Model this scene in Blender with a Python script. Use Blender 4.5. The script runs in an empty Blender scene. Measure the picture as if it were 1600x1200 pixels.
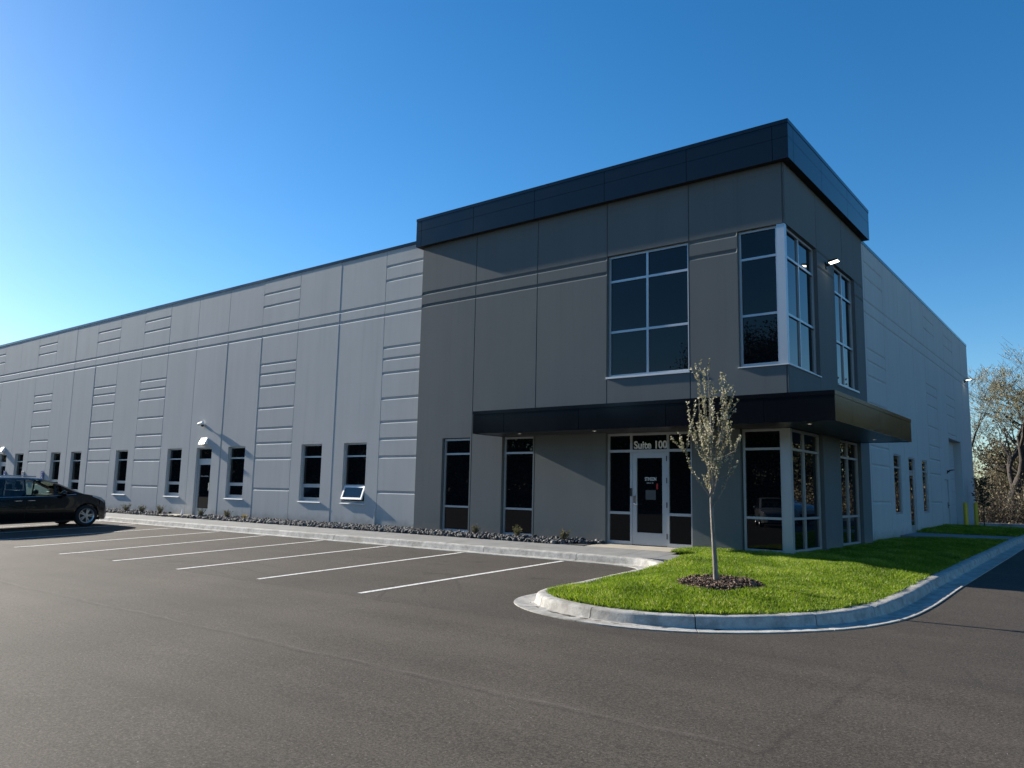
import bpy, math, random
import numpy as np
from mathutils import Vector, Matrix
R = math.radians
rnd = random.Random(7)
S = bpy.context.scene
COL = S.collection
PI = math.pi

# ------------------------------------------------------------------ materials
class NT:
    def __init__(s, name):
        s.m = bpy.data.materials.new(name); s.m.use_nodes = True
        s.t = s.m.node_tree; s.n = s.t.nodes; s.l = s.t.links
        s.b = s.n['Principled BSDF']; s.out = s.n['Material Output']
    def new(s, typ, **kw):
        n = s.n.new(typ)
        for k, v in kw.items():
            if hasattr(n, k): setattr(n, k, v)
            else: n.inputs[k].default_value = v
        return n
    def pos(s):
        if not hasattr(s, '_p'):
            s._p = s.new('ShaderNodeNewGeometry').outputs['Position']
        return s._p
    def mapping(s, scale, rot=(0, 0, 0)):
        m = s.new('ShaderNodeMapping'); s.l.new(s.pos(), m.inputs[0])
        m.inputs['Scale'].default_value = scale; m.inputs['Rotation'].default_value = rot
        return m.outputs[0]
    def noise(s, scale=1, detail=3, rough=.55, vec=None):
        n = s.new('ShaderNodeTexNoise'); n.inputs['Scale'].default_value = scale
        n.inputs['Detail'].default_value = detail; n.inputs['Roughness'].default_value = rough
        s.l.new(vec if vec else s.pos(), n.inputs['Vector']); return n.outputs['Fac']
    def ramp(s, fac, stops):
        r = s.new('ShaderNodeValToRGB'); e = r.color_ramp.elements
        while len(e) < len(stops): e.new(.5)
        for i, (p, c) in enumerate(stops):
            e[i].position = p; e[i].color = (c[0], c[1], c[2], 1) if not isinstance(c, (int, float)) else (c, c, c, 1)
        s.l.new(fac, r.inputs[0]); return r.outputs[0]
    def mix(s, fac, a, b, mode='MIX'):
        m = s.new('ShaderNodeMix'); m.data_type = 'RGBA'; m.blend_type = mode
        for sock, v in ((m.inputs[0], fac), (m.inputs[6], a), (m.inputs[7], b)):
            if isinstance(v, (int, float)): sock.default_value = v
            elif isinstance(v, tuple): sock.default_value = (v[0], v[1], v[2], 1)
            else: s.l.new(v, sock)
        return m.outputs[2]
    def math(s, op, a, b=None, c=None):
        m = s.new('ShaderNodeMath'); m.operation = op
        for i, v in enumerate((a, b, c)):
            if v is None: continue
            if isinstance(v, (int, float)): m.inputs[i].default_value = v
            else: s.l.new(v, m.inputs[i])
        return m.outputs[0]
    def bump(s, h, strength=.3, dist=.01):
        b = s.new('ShaderNodeBump'); b.inputs['Strength'].default_value = strength
        b.inputs['Distance'].default_value = dist
        s.l.new(h, b.inputs['Height']); s.l.new(b.outputs[0], s.b.inputs['Normal'])
    def set(s, **kw):
        for k, v in kw.items():
            i = s.b.inputs[k]
            if isinstance(v, tuple): i.default_value = (v[0], v[1], v[2], 1)
            elif isinstance(v, (int, float)): i.default_value = v
            else: s.l.new(v, i)
        return s
    def attr(s, name):
        a = s.new('ShaderNodeAttribute'); a.attribute_name = name; return a.outputs['Fac']

def plain(name, col, rough=.5, metal=0., **kw):
    t = NT(name); t.set(**{'Base Color': col, 'Roughness': rough, 'Metallic': metal}); t.set(**kw); return t.m

def concrete_paint(name, c):
    t = NT(name)
    st = t.noise(1.0, 4, .6, t.mapping((2.2, 2.2, .16)))
    bl = t.noise(.55, 3, .5)
    fi = t.noise(55, 2, .6)
    f = t.math('ADD', t.math('MULTIPLY', st, .6), t.math('MULTIPLY', bl, .4))
    k = .09
    colr = t.ramp(f, [(.25, tuple(x * (1 - k) for x in c)), (.75, tuple(x * (1 + k * .6) for x in c))])
    wash = t.ramp(fi, [(.2, .93), (.8, 1.0)])
    sp = t.new('ShaderNodeSeparateXYZ'); t.l.new(t.pos(), sp.inputs[0])
    foot = t.ramp(t.math('ADD', sp.outputs[2], t.math('MULTIPLY', t.math('SUBTRACT', t.noise(3.5, 4, .7), .5), .55)), [(.02, .55), (.30, .0)])
    run = t.ramp(t.noise(1.0, 3, .7, t.mapping((5.5, 5.5, .22))), [(.56, 0.), (.74, .2)])
    colr = t.mix(foot, t.mix(1, colr, wash, 'MULTIPLY'), (.20, .185, .16))
    colr = t.mix(run, colr, tuple(x * .62 for x in c))
    t.set(**{'Base Color': colr, 'Roughness': .8})
    t.b.inputs['Specular IOR Level'].default_value = .25
    h = t.math('ADD', t.math('MULTIPLY', t.noise(1.1, 3, .5), .5), t.math('MULTIPLY', fi, .012))
    t.bump(h, .22, .02)
    return t.m

M = {}
M['light_wall'] = concrete_paint('light_painted_concrete', (.485, .487, .475))
M['dark_wall'] = concrete_paint('dark_grey_painted_concrete', (.128, .142, .143))

def metal_black():
    t = NT('black_metal_panel')
    t.set(**{'Base Color': (.006, .007, .010), 'Roughness': t.ramp(t.noise(.8, 2), [(.3, .10), (.7, .16)]), 'IOR': 1.44})
    t.bump(t.noise(.9, 2, .5), .05, .02); return t.m
M['metal'] = metal_black()
M['gap'] = plain('panel_gap', (.004, .004, .005), .8)
M['soffit'] = plain('dark_soffit', (.03, .032, .036), .35)
M['alum'] = plain('anodized_aluminium', (.50, .52, .54), .38, .55)
M['sill'] = plain('light_metal_sill', (.72, .73, .74), .4, .1)
def glass_dark(nm='dark_reflective_glass', ior=1.68):
    t = NT(nm)
    t.set(**{'Base Color': (.0035, .005, .007), 'Roughness': .0, 'IOR': ior})
    t.bump(t.noise(.7, 1, .4), .012, .02); return t.m
M['glass'] = glass_dark()
M['glass_low'] = glass_dark('dark_tinted_glass', 1.42)
M['roof'] = plain('grey_roof_membrane', (.35, .35, .35), .8)
M['white'] = plain('white_paint', (.8, .8, .78), .45)
M['black'] = plain('black_plastic', (.012, .012, .013), .4)
M['chrome'] = plain('polished_metal', (.75, .76, .78), .18, 1.)
M['red'] = plain('red_vinyl', (.35, .015, .012), .5)
M['blue'] = plain('blue_sign_face', (.02, .07, .30), .4)
M['paper'] = plain('grey_notice_paper', (.045, .055, .06), .6)
M['text'] = plain('white_vinyl', (.75, .76, .76), .5)
M['text_dim'] = plain('grey_vinyl', (.30, .31, .31), .5)
M['mark'] = (lambda t: (t.set(**{'Base Color': t.ramp(t.noise(38, 3, .7), [(.37, (.16, .15, .14)), (.5, (.70, .69, .66))]), 'Roughness': .7}), t.m)[1])(NT('white_road_paint'))
M['yellow'] = plain('yellow_bollard_paint', (.62, .42, .02), .45)

def asphalt():
    t = NT('asphalt')
    sp = t.new('ShaderNodeSeparateXYZ'); t.l.new(t.pos(), sp.inputs[0]); X, Y = sp.outputs[0], sp.outputs[1]
    wob = t.math('MULTIPLY', t.math('SUBTRACT', t.noise(1.6, 3), .5), .22)
    Yw = t.math('ADD', Y, wob); Xw = t.math('ADD', X, wob)
    base = t.ramp(t.noise(.35, 4, .6), [(.3, (.052, .044, .036)), (.7, (.082, .070, .057))])
    streak = t.ramp(t.noise(1.0, 4, .6, t.mapping((.12, 1.4, 1))), [(.3, .84), (.7, 1.12)])
    grain = t.ramp(t.noise(150, 3, .75), [(.28, .42), (.5, .95), (.72, 1.75)])
    grain2 = t.ramp(t.noise(52, 3, .7), [(.30, .45), (.5, .95), (.70, 1.75)])
    c = t.mix(1, base, streak, 'MULTIPLY'); c = t.mix(1, c, grain, 'MULTIPLY'); c = t.mix(1, c, grain2, 'MULTIPLY')
    # newer, darker strip under the stalls, ending at the paving seam
    bay = t.ramp(t.math('MULTIPLY_ADD', Yw, .5, 4.5), [(.46, .0), (.5, 1.)])
    bayx = t.ramp(t.math('MULTIPLY_ADD', Xw, .1, 2.0), [(.48, 0.), (.56, 1.)])
    c = t.mix(t.math('MULTIPLY', t.math('MULTIPLY', bay, bayx), .26), c, (.03, .027, .026))
    def seam(coord, at, w, lo=None, hi=None, other=None):
        d = t.math('ABSOLUTE', t.math('SUBTRACT', coord, at))
        f = t.math('LESS_THAN', d, w)
        f = t.math('SUBTRACT', 1.0, t.math('SMOOTH_MIN', t.math('DIVIDE', d, w), 1.0, .3))
        f = t.math('MAXIMUM', f, 0.0)
        if lo is not None: f = t.math('MULTIPLY', f, t.math('GREATER_THAN', other, lo))
        if hi is not None: f = t.math('MULTIPLY', f, t.math('LESS_THAN', other, hi))
        br = t.ramp(t.noise(2.3, 3, .7), [(.36, .12), (.62, 1.)])
        return t.math('MULTIPLY', f, br)
    seams = t.math('ADD', seam(Yw, -10.92, .045, -60, 3.35, X), seam(Yw, -8.05, .05, -60, -2.0, X))
    seams = t.math('ADD', seams, seam(Xw, 3.38, .05, -10.95, -8.2, Y))
    seams = t.math('ADD', seams, seam(Y, -5.06, .022, 3.1, 40, X))
    seams = t.math('ADD', seams, seam(Yw, -6.45, .02, 2.2, 3.5, X))
    c = t.mix(t.math('MINIMUM', t.math('MULTIPLY', seams, .6), .8), c, (.02, .018, .017))
    lip = seam(Yw, -10.84, .03, -60, 3.3, X); c = t.mix(t.math('MULTIPLY', lip, .35), c, (.17, .15, .13))
    # tyre scuffs: curved thin arcs inside the bays
    wv = t.new('ShaderNodeTexWave'); wv.wave_type = 'RINGS'; wv.rings_direction = 'Z'
    mp = t.new('ShaderNodeMapping'); t.l.new(t.pos(), mp.inputs[0]); mp.inputs['Location'].default_value = (9.0, 12.5, 0)
    t.l.new(mp.outputs[0], wv.inputs['Vector']); wv.inputs['Scale'].default_value = .55; wv.inputs['Distortion'].default_value = 3.; wv.inputs['Detail'].default_value = 2
    wv.inputs['Detail Scale'].default_value = .4
    arc = t.ramp(wv.outputs['Fac'], [(.955, 0.), (.99, 1.)])
    msk = t.ramp(t.noise(.33, 2, .5), [(.55, 0.), (.66, 1.)])
    c = t.mix(t.math('MULTIPLY', t.math('MULTIPLY', t.math('MULTIPLY', arc, bay), msk), .4), c, (.018, .017, .017))
    oil = t.ramp(t.noise(1.15, 3, .55), [(.64, 0.), (.72, 1.)]); bay = t.math('MULTIPLY', t.math('MULTIPLY', bay, bayx), t.math('LESS_THAN', X, -2.4))
    c = t.mix(t.math('MULTIPLY', t.math('MULTIPLY', oil, bay), .55), c, (.016, .015, .015))
    stone = t.ramp(t.noise(42, 4, .8), [(.56, 0.), (.68, .7)]); c = t.mix(stone, c, (.17, .15, .125))
    pit = t.ramp(t.noise(47, 4, .8), [(.30, .9), (.45, 0.)]); c = t.mix(pit, c, (.02, .017, .015))
    spk = t.ramp(t.noise(70, 1, .5), [(.775, 0.), (.79, 1.)])
    c = t.mix(t.math('MULTIPLY', spk, .7), c, (.5, .49, .46))
    t.set(**{'Base Color': c, 'Roughness': .85})
    t.b.inputs['Specular IOR Level'].default_value = .16
    t.bump(t.math('ADD', t.noise(120, 3, .7), t.math('MULTIPLY', t.noise(9, 2), .5)), .55, .006)
    return t.m
M['asphalt'] = asphalt()

def concrete(name, c0, c1, stain=(.2, .17, .13), amt=.5, bump=.4):
    t = NT(name)
    c = t.ramp(t.noise(2.2, 4, .62) if amt < .5 else t.noise(6.5, 5, .68), [(.34, c0), (.64, c1)])
    c = t.mix(1, c, t.ramp(t.noise(90, 2, .7), [(.3, .84), (.7, 1.08)]), 'MULTIPLY')
    c = t.mix(t.math('MULTIPLY', t.ramp(t.noise(.9, 4, .65), [(.52, 0.), (.7, 1.)]), amt), c, stain)
    t.set(**{'Base Color': c, 'Roughness': .85}); t.b.inputs['Specular IOR Level'].default_value = .25
    t.bump(t.math('ADD', t.noise(60, 3, .7), t.noise(12, 2)), bump, .006); return t.m
M['kerb'] = concrete('kerb_concrete', (.27, .262, .24), (.48, .465, .43), (.19, .165, .13), .6, .9)
M['walk'] = concrete('sidewalk_concrete', (.19, .192, .19), (.245, .245, .238), (.14, .133, .12), .4, .4)
M['pad'] = concrete('pad_concrete', (.36, .32, .26), (.44, .40, .33), (.3, .27, .22), .3, .3)
M['joint'] = plain('dark_joint_filler', (.05, .048, .045), .9)  # plain dark filler colour for joints

def toned(name, stops, rough=.8, trans=0., bumpy=False):
    t = NT(name); c = t.ramp(t.attr('tone'), stops)
    t.set(**{'Base Color': c, 'Roughness': rough}); t.b.inputs['Specular IOR Level'].default_value = .3
    if bumpy: t.bump(t.noise(70, 3, .6), .5, .005)
    if trans:
        tr = t.new('ShaderNodeBsdfTranslucent'); t.l.new(c, tr.inputs[0])
        mx = t.new('ShaderNodeMixShader'); mx.inputs[0].default_value = trans
        t.l.new(t.b.outputs[0], mx.inputs[1]); t.l.new(tr.outputs[0], mx.inputs[2]); t.l.new(mx.outputs[0], t.out.inputs[0])
    return t.m
M['rock'] = toned('river_rock', [(0, (.03, .03, .032)), (.45, (.085, .085, .088)), (.8, (.2, .195, .19)), (1, (.5, .48, .45))], .75, 0, True)
M['grass'] = toned('grass_blades', [(0, (.05, .09, .004)), (.5, (.16, .26, .010)), (.85, (.29, .37, .02)), (1, (.48, .47, .18))], .5, .45)
M['mulch'] = toned('bark_mulch', [(0, (.035, .018, .011)), (.6, (.12, .07, .045)), (1, (.36, .26, .18))], .8)
M['sapling_leaf'] = toned('young_leaf', [(0, (.13, .14, .06)), (.5, (.35, .33, .2)), (1, (.64, .6, .47))], .6, .35)
M['dark_leaf'] = toned('dark_leaf', [(0, (.012, .025, .012)), (1, (.04, .07, .03))], .5, .2)
M['bud_leaf'] = toned('spring_bud_leaf', [(0, (.17, .15, .07)), (.6, (.38, .34, .19)), (1, (.62, .57, .42))], .7, .4)
M['brush_leaf'] = toned('brush_leaf', [(0, (.03, .026, .016)), (.5, (.095, .082, .046)), (.8, (.165, .138, .082)), (1, (.32, .275, .19))], .8, .3)
M['side_leaf'] = toned('olive_spring_leaf', [(0, (.05, .055, .028)), (.6, (.135, .145, .075)), (1, (.25, .25, .15))], .8, .3)
M['shrub_leaf'] = toned('shrub_leaf', [(0, (.05, .06, .025)), (.6, (.12, .12, .05)), (1, (.2, .17, .08))], .7, .3)
M['straw_leaf'] = toned('straw_leaf', [(0, (.24, .17, .04)), (1, (.5, .38, .12))], .7, .3)
M['tree_line_leaf'] = toned('tree_line_leaf', [(0, (.015, .022, .01)), (1, (.06, .075, .03))], .8, .2)

def bark(name, a, b):
    t = NT(name)
    t.set(**{'Base Color': t.ramp(t.noise(6, 4, .7, t.mapping((5, 5, 1.2))), [(.3, a), (.7, b)]), 'Roughness': .9})
    t.bump(t.noise(9, 3, .7, t.mapping((6, 6, 1))), .6, .02); return t.m
M['bark'] = bark('grey_bark', (.022, .018, .015), (.06, .05, .042))
M['twig'] = bark('brown_twig', (.035, .027, .02), (.13, .10, .075))
M['sapling_bark'] = bark('pale_sapling_bark', (.12, .10, .085), (.27, .24, .21))

def soil(name, a, b, c):
    t = NT(name)
    t.set(**{'Base Color': t.ramp(t.noise(3, 5, .7), [(.3, a), (.55, b), (.75, c)]), 'Roughness': .95})
    t.bump(t.noise(14, 3, .7), .6, .03); return t.m
M['turf'] = soil('turf_soil', (.008, .012, .004), (.018, .03, .006), (.03, .05, .01))
M['terrain'] = soil('leaf_litter_ground', (.06, .05, .035), (.11, .09, .06), (.16, .13, .09))
M['rock_base'] = soil('rock_bed_base', (.02, .02, .02), (.04, .04, .04), (.06, .06, .06))

def car_paint(name, c):
    t = NT(name); t.set(**{'Base Color': c, 'Roughness': .22, 'Coat Weight': .55, 'Coat Roughness': .03, 'Metallic': .15}); return t.m
M['paint_black'] = car_paint('black_car_paint', (.003, .0034, .0036)); M['paint_black'].node_tree.nodes['Principled BSDF'].inputs['Specular IOR Level'].default_value = .25; M['paint_black'].node_tree.nodes['Principled BSDF'].inputs['Metallic'].default_value = 0
M['paint_silver'] = car_paint('silver_car_paint', (.4, .42, .45))
def tint(name, alpha, col):
    t = NT(name); g = t.new('ShaderNodeBsdfGlossy'); g.inputs['Roughness'].default_value = .01
    tr = t.new('ShaderNodeBsdfTransparent'); tr.inputs[0].default_value = (*col, 1)
    fr = t.new('ShaderNodeFresnel'); fr.inputs[0].default_value = 1.5
    mx = t.new('ShaderNodeMixShader'); t.l.new(fr.outputs[0], mx.inputs[0]); t.l.new(tr.outputs[0], mx.inputs[1]); t.l.new(g.outputs[0], mx.inputs[2])
    t.l.new(mx.outputs[0], t.out.inputs[0]); return t.m
M['glass_front'] = tint('light_tinted_car_glass', 1, (.62, .72, .66))
M['glass_rear'] = tint('dark_tinted_car_glass', 1, (.16, .18, .2))
M['tyre'] = plain('tyre_rubber', (.012, .012, .012), .85)
M['rim'] = plain('alloy_rim', (.45, .46, .48), .3, .8)
M['seat'] = plain('dark_seat_fabric', (.02, .02, .022), .8)
M['lens'] = plain('headlight_lens', (.45, .46, .48), .1, .3)
M['tail'] = plain('tail_light_red', (.25, .01, .01), .2)
def emit(name, col, st):
    t = NT(name); t.set(**{'Base Color': col, 'Emission Color': col, 'Emission Strength': st}); return t.m
M['led'] = emit('lit_led_lens', (1., .92, .72), 3.5)
M['can'] = emit('lit_downlight_lens', (1., .92, .8), .8)

# ------------------------------------------------------------------ mesh helpers
class MB:
    def __init__(s): s.v = []; s.f = []; s.m = []; s.tone = []
    def quad(s, a, b, c, d, mi=0, tone=0.):
        i = len(s.v); s.v += [a, b, c, d]; s.f.append((i, i + 1, i + 2, i + 3)); s.m.append(mi); s.tone.append(tone)
    def box(s, x0, x1, y0, y1, z0, z1, mi=0, bev=0.):
        if x0 > x1: x0, x1 = x1, x0
        if y0 > y1: y0, y1 = y1, y0
        if z0 > z1: z0, z1 = z1, z0
        i = len(s.v)
        s.v += [(x, y, z) for z in (z0, z1) for y in (y0, y1) for x in (x0, x1)]
        for q in ((0, 2, 3, 1), (4, 5, 7, 6), (0, 1, 5, 4), (2, 6, 7, 3), (0, 4, 6, 2), (1, 3, 7, 5)):
            s.f.append(tuple(i + k for k in q)); s.m.append(mi); s.tone.append(0.)
    def poly(s, pts, mi=0, tone=0.):
        i = len(s.v); s.v += pts; s.f.append(tuple(range(i, i + len(pts)))); s.m.append(mi); s.tone.append(tone)
    def tube(s, pts, rad, n=6, mi=0, tone=0., cap=False):
        pts = [Vector(p) for p in pts]; i0 = len(s.v); ref = None
        for k, p in enumerate(pts):
            d = (pts[min(k + 1, len(pts) - 1)] - pts[max(k - 1, 0)])
            if d.length < 1e-9: d = Vector((0, 0, 1))
            d.normalize()
            if ref is None: ref = Vector((1, 0, 0)) if abs(d.x) < .8 else Vector((0, 1, 0))
            u = d.cross(ref); u.normalize(); w = d.cross(u); ref = w.cross(d) if False else ref
            r = rad[k] if hasattr(rad, '__len__') else rad
            for j in range(n):
                a = 2 * PI * j / n; q = p + u * (math.cos(a) * r) + w * (math.sin(a) * r); s.v.append((q.x, q.y, q.z))
        for k in range(len(pts) - 1):
            for j in range(n):
                a = i0 + k * n + j; b = i0 + k * n + (j + 1) % n
                s.f.append((a, b, b + n, a + n)); s.m.append(mi); s.tone.append(tone)
        if cap:
            s.f.append(tuple(i0 + j for j in range(n))[::-1]); s.m.append(mi); s.tone.append(tone)
            e = i0 + (len(pts) - 1) * n; s.f.append(tuple(e + j for j in range(n))); s.m.append(mi); s.tone.append(tone)
    def lathe(s, prof, centre, axis='z', n=24, mi=0):
        i0 = len(s.v); cx, cy, cz = centre
        for (r, h) in prof:
            for j in range(n):
                a = 2 * PI * j / n; c, q = math.cos(a) * r, math.sin(a) * r
                s.v.append({'z': (cx + c, cy + q, cz + h), 'x': (cx + h, cy + c, cz + q), 'y': (cx + c, cy + h, cz + q)}[axis])
        for k in range(len(prof) - 1):
            for j in range(n):
                a = i0 + k * n + j; b = i0 + k * n + (j + 1) % n
                s.f.append((a, b, b + n, a + n)); s.m.append(mi); s.tone.append(0.)
    def leaf(s, p, d, L, W, mi=0, tone=0.5):
        d = Vector(d); d.normalize(); u = d.cross(Vector((rnd.uniform(-1, 1), rnd.uniform(-1, 1), rnd.uniform(-1, 1))))
        if u.length < 1e-6: u = Vector((1, 0, 0))
        u.normalize(); p = Vector(p)
        a = p; b = p + d * L * .5 + u * W * .5; c = p + d * L; e = p + d * L * .5 - u * W * .5
        s.quad(tuple(a), tuple(b), tuple(c), tuple(e), mi, tone)
    def build(s, name, mats, parent=None, smooth=False, recalc=False):
        if not isinstance(mats, (list, tuple)): mats = [mats]
        me = bpy.data.meshes.new(name); me.from_pydata([tuple(x) for x in s.v], [], s.f)
        for m in mats: me.materials.append(m)
        me.polygons.foreach_set('material_index', s.m)
        if any(s.tone):
            a = me.attributes.new('tone', 'FLOAT', 'FACE'); a.data.foreach_set('value', s.tone)
        if smooth: me.polygons.foreach_set('use_smooth', [True] * len(s.f))
        me.update()
        if recalc:
            import bmesh
            b = bmesh.new(); b.from_mesh(me); bmesh.ops.recalc_face_normals(b, faces=b.faces); b.to_mesh(me); b.free()
        return link(name, me, parent)

def link(name, me, parent=None):
    o = bpy.data.objects.new(name, me); COL.objects.link(o)
    if parent is not None: o.parent = parent
    return o
def tag(o, label=None, cat=None, group=None, kind=None):
    if label: o['label'] = label
    if cat: o['category'] = cat
    if group: o['group'] = group
    if kind: o['kind'] = kind
    return o
def empty(name, loc, label, cat, group=None, rz=0.):
    o = bpy.data.objects.new(name, None); COL.objects.link(o); o.location = loc; o.rotation_euler = (0, 0, rz)
    o.empty_display_size = .2
    return tag(o, label, cat, group)
def np_mesh(name, V, F, mat, tone=None, parent=None):
    me = bpy.data.meshes.new(name); k = F.shape[1]
    me.vertices.add(len(V)); me.vertices.foreach_set('co', V.astype(np.float32).ravel())
    me.loops.add(F.size); me.loops.foreach_set('vertex_index', F.astype(np.int32).ravel())
    me.polygons.add(len(F)); me.polygons.foreach_set('loop_start', np.arange(0, F.size, k, dtype=np.int32))
    me.polygons.foreach_set('loop_total', np.full(len(F), k, dtype=np.int32))
    me.materials.append(mat)
    if tone is not None:
        a = me.attributes.new('tone', 'FLOAT', 'FACE'); a.data.foreach_set('value', tone.astype(np.float32))
    me.update(calc_edges=True); me.validate()
    return link(name, me, parent)
def text_mesh(name, body, size, mat, parent, bold=0., extr=.002, align='LEFT'):
    cu = bpy.data.curves.new(name, 'FONT'); cu.body = body; cu.size = size; cu.extrude = extr; cu.offset = bold; cu.align_x = align
    cu.resolution_u = 4
    tmp = bpy.data.objects.new(name + '_t', cu); COL.objects.link(tmp)
    bpy.context.view_layer.update()
    me = bpy.data.meshes.new_from_object(tmp.evaluated_get(bpy.context.evaluated_depsgraph_get()))
    me.name = name; bpy.data.objects.remove(tmp); bpy.data.curves.remove(cu)
    me.materials.clear(); me.materials.append(mat)
    return link(name, me, parent)

# ------------------------------------------------------------------ ground heights
def zlot(y): return np.interp(y, [-60, -14, -8, -2.55, 0, 40], [-.55, -.5, -.42, -.21, -.2, -.2])
def zdrv(y): return np.interp(y, [-60, -14, -7.6, -.9, 10, 28, 40], [-.55, -.5, -.42, -.25, -.07, -.02, 0])
def zg(x, y):
    t = np.clip((np.asarray(x, float) + 1.8) / 4, 0, 1); w = t * t * (3 - 2 * t)
    return zlot(y) * (1 - w) + zdrv(y) * w

# asphalt sheet
xs = np.unique(np.concatenate([np.arange(-110, -12, 4.), np.arange(-12, 6, .4), np.arange(6, 32, 2.)]))
ys = np.unique(np.concatenate([np.arange(-46, -16, 3.), np.arange(-16, 0, .4), np.arange(0, 28.1, 1.)]))
GX, GY = np.meshgrid(xs, ys); GZ = zg(GX, GY)
V = np.stack([GX, GY, GZ], -1).reshape(-1, 3); nx = len(xs); ny = len(ys)
ii = (np.arange(ny - 1)[:, None] * nx + np.arange(nx - 1)[None]).ravel()
F = np.stack([ii, ii + 1, ii + nx + 1, ii + nx], 1)
lot = np_mesh('parking_lot', V, F, M['asphalt']); tag(lot, 'dark brown asphalt parking lot and side drive', 'parking lot', kind='structure')
# terrain to the horizon
xs = np.unique(np.concatenate([np.arange(-600, -120, 40.), np.arange(-120, 80, 5.), np.arange(80, 600, 40.)]))
ys = np.unique(np.concatenate([np.arange(-600, -60, 40.), np.arange(-60, 100, 4.), np.arange(100, 700, 40.)]))
GX, GY = np.meshgrid(xs, ys)
ins = np.clip(np.minimum(np.minimum((GX + 112) / 4, (32 - GX) / 4), np.minimum((GY + 48) / 4, (30 - GY) / 3)), 0, 1)
rngn = np.random.default_rng(3)
GZ = np.where(GY > 20, .02, -.5) - .75 * ins + rngn.normal(0, .06, GX.shape) + np.clip((GY - 60) / 300, 0, 1) * 3
V = np.stack([GX, GY, GZ], -1).reshape(-1, 3); nx = len(xs); ny = len(ys)
ii = (np.arange(ny - 1)[:, None] * nx + np.arange(nx - 1)[None]).ravel()
F = np.stack([ii, ii + 1, ii + nx + 1, ii + nx], 1)
tag(np_mesh('terrain', V, F, M['terrain']), 'rough leaf littered ground beyond the paving', 'ground', kind='structure')

# painted stall lines, parts of the lot
for x0, x1, yn in [(-4.06, -3.86, -7.82), (-6.66, -6.6, -7.85), (-9.05, -9.05, -8.0), (-11.4, -11.55, -8.1), (-13.68, -14.1, -8.22),
                   (-16.2, -16.42, -8.22), (-18.85, -19.0, -8.2), (-21.4, -21.6, -8.2), (-23.9, -24.1, -8.2), (-26.4, -26.6, -8.2), (-28.9, -29.1, -8.2), (-31.4, -31.6, -8.2)]:
    mb = MB(); n = 14; w = .052
    yy = np.linspace(yn, -2.56, n)
    for k in range(n - 1):
        a, b = yy[k], yy[k + 1]; ta, tb = k / (n - 1), (k + 1) / (n - 1)
        xa = x0 + (x1 - x0) * ta; xb = x0 + (x1 - x0) * tb
        za, zb = float(zg(xa, a)) + .005, float(zg(xb, b)) + .005
        mb.quad((xa - w, a, za), (xa + w, a, za), (xb + w, b, zb), (xb - w, b, zb))
    mb.build('stall_line', M['mark'], lot)

# ------------------------------------------------------------------ kerb sweep
def catmull(P, step=.1):
    P = [np.array(p, float) for p in P]; out = []
    for i in range(len(P) - 1):
        p0 = P[max(i - 1, 0)]; p1 = P[i]; p2 = P[i + 1]; p3 = P[min(i + 2, len(P) - 1)]
        n = max(2, int(np.linalg.norm(p2 - p1) / step))
        for t in np.arange(n) / n:
            out.append(.5 * ((2 * p1) + (-p0 + p2) * t + (2 * p0 - 5 * p1 + 4 * p2 - p3) * t * t + (-p0 + 3 * p1 - 3 * p2 + p3) * t ** 3))
    out.append(P[-1]); return np.array(out)
island = [(-2.45, -2.55), (-2.15, -2.66), (-1.92, -2.95), (-1.84, -3.5), (-1.83, -4.4), (-1.83, -5.4), (-1.84, -6.2), (-1.84, -6.65), (-1.68, -7.02), (-1.36, -7.3), (-.94, -7.5), (-.4, -7.63), (.05, -7.66), (.55, -7.6), (1.2, -7.36), (1.8, -6.92), (2.36, -6.3), (2.72, -5.7), (2.93, -5.05), (3.04, -4.4), (3.09, -3.3), (3.09, -1.9)]
path = np.concatenate([np.stack([np.arange(-60, -2.5, .25), np.full(230, -2.55)], 1), catmull(island, .09), np.stack([np.full(84, 3.085), np.arange(-1.6, 19.4, .25)], 1)])
seg = np.linalg.norm(np.diff(path, axis=0), axis=1); path = path[np.concatenate([[True], seg > 1e-4])]
tan = np.gradient(path, axis=0); tan /= np.linalg.norm(tan, axis=1)[:, None]
# smooth tangent
for _ in range(3):
    t2 = tan.copy(); t2[1:-1] = (tan[:-2] + 2 * tan[1:-1] + tan[2:]); tan = t2 / np.linalg.norm(t2, axis=1)[:, None]
inw = np.stack([-tan[:, 1], tan[:, 0]], 1)
arc = np.concatenate([[0], np.cumsum(np.linalg.norm(np.diff(path, axis=0), axis=1))])
prof = [(.0, -.10), (.0, .014), (.10, .011), (.24, .007), (.295, .013), (.308, .03), (.322, .112), (.334, .131), (.355, .142), (.40, .147), (.50, .146), (.52, .14), (.52, -.12)]
KH = .146; KW = .52
jpts = [(-3.85 - 2.52 * k, -2.55) for k in range(21)] + [(-1.83, -4.2), (-1.84, -5.8), (-1.4, -7.28), (-.18, -7.65), (1.3, -7.3), (2.5, -6.1), (2.93, -5.0)] + [(3.09, y) for y in (-3.6, -2.1, -.6, .9, 2.6, 4.3, 6.2, 8.2, 10.2, 12.2, 14.2, 16.2, 18.2)]
cuts = sorted({int(np.argmin(np.hypot(path[:, 0] - x, path[:, 1] - y))) for x, y in jpts} | {0, len(path) - 1})
mb = MB(); knr = np.random.default_rng(5)
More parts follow.
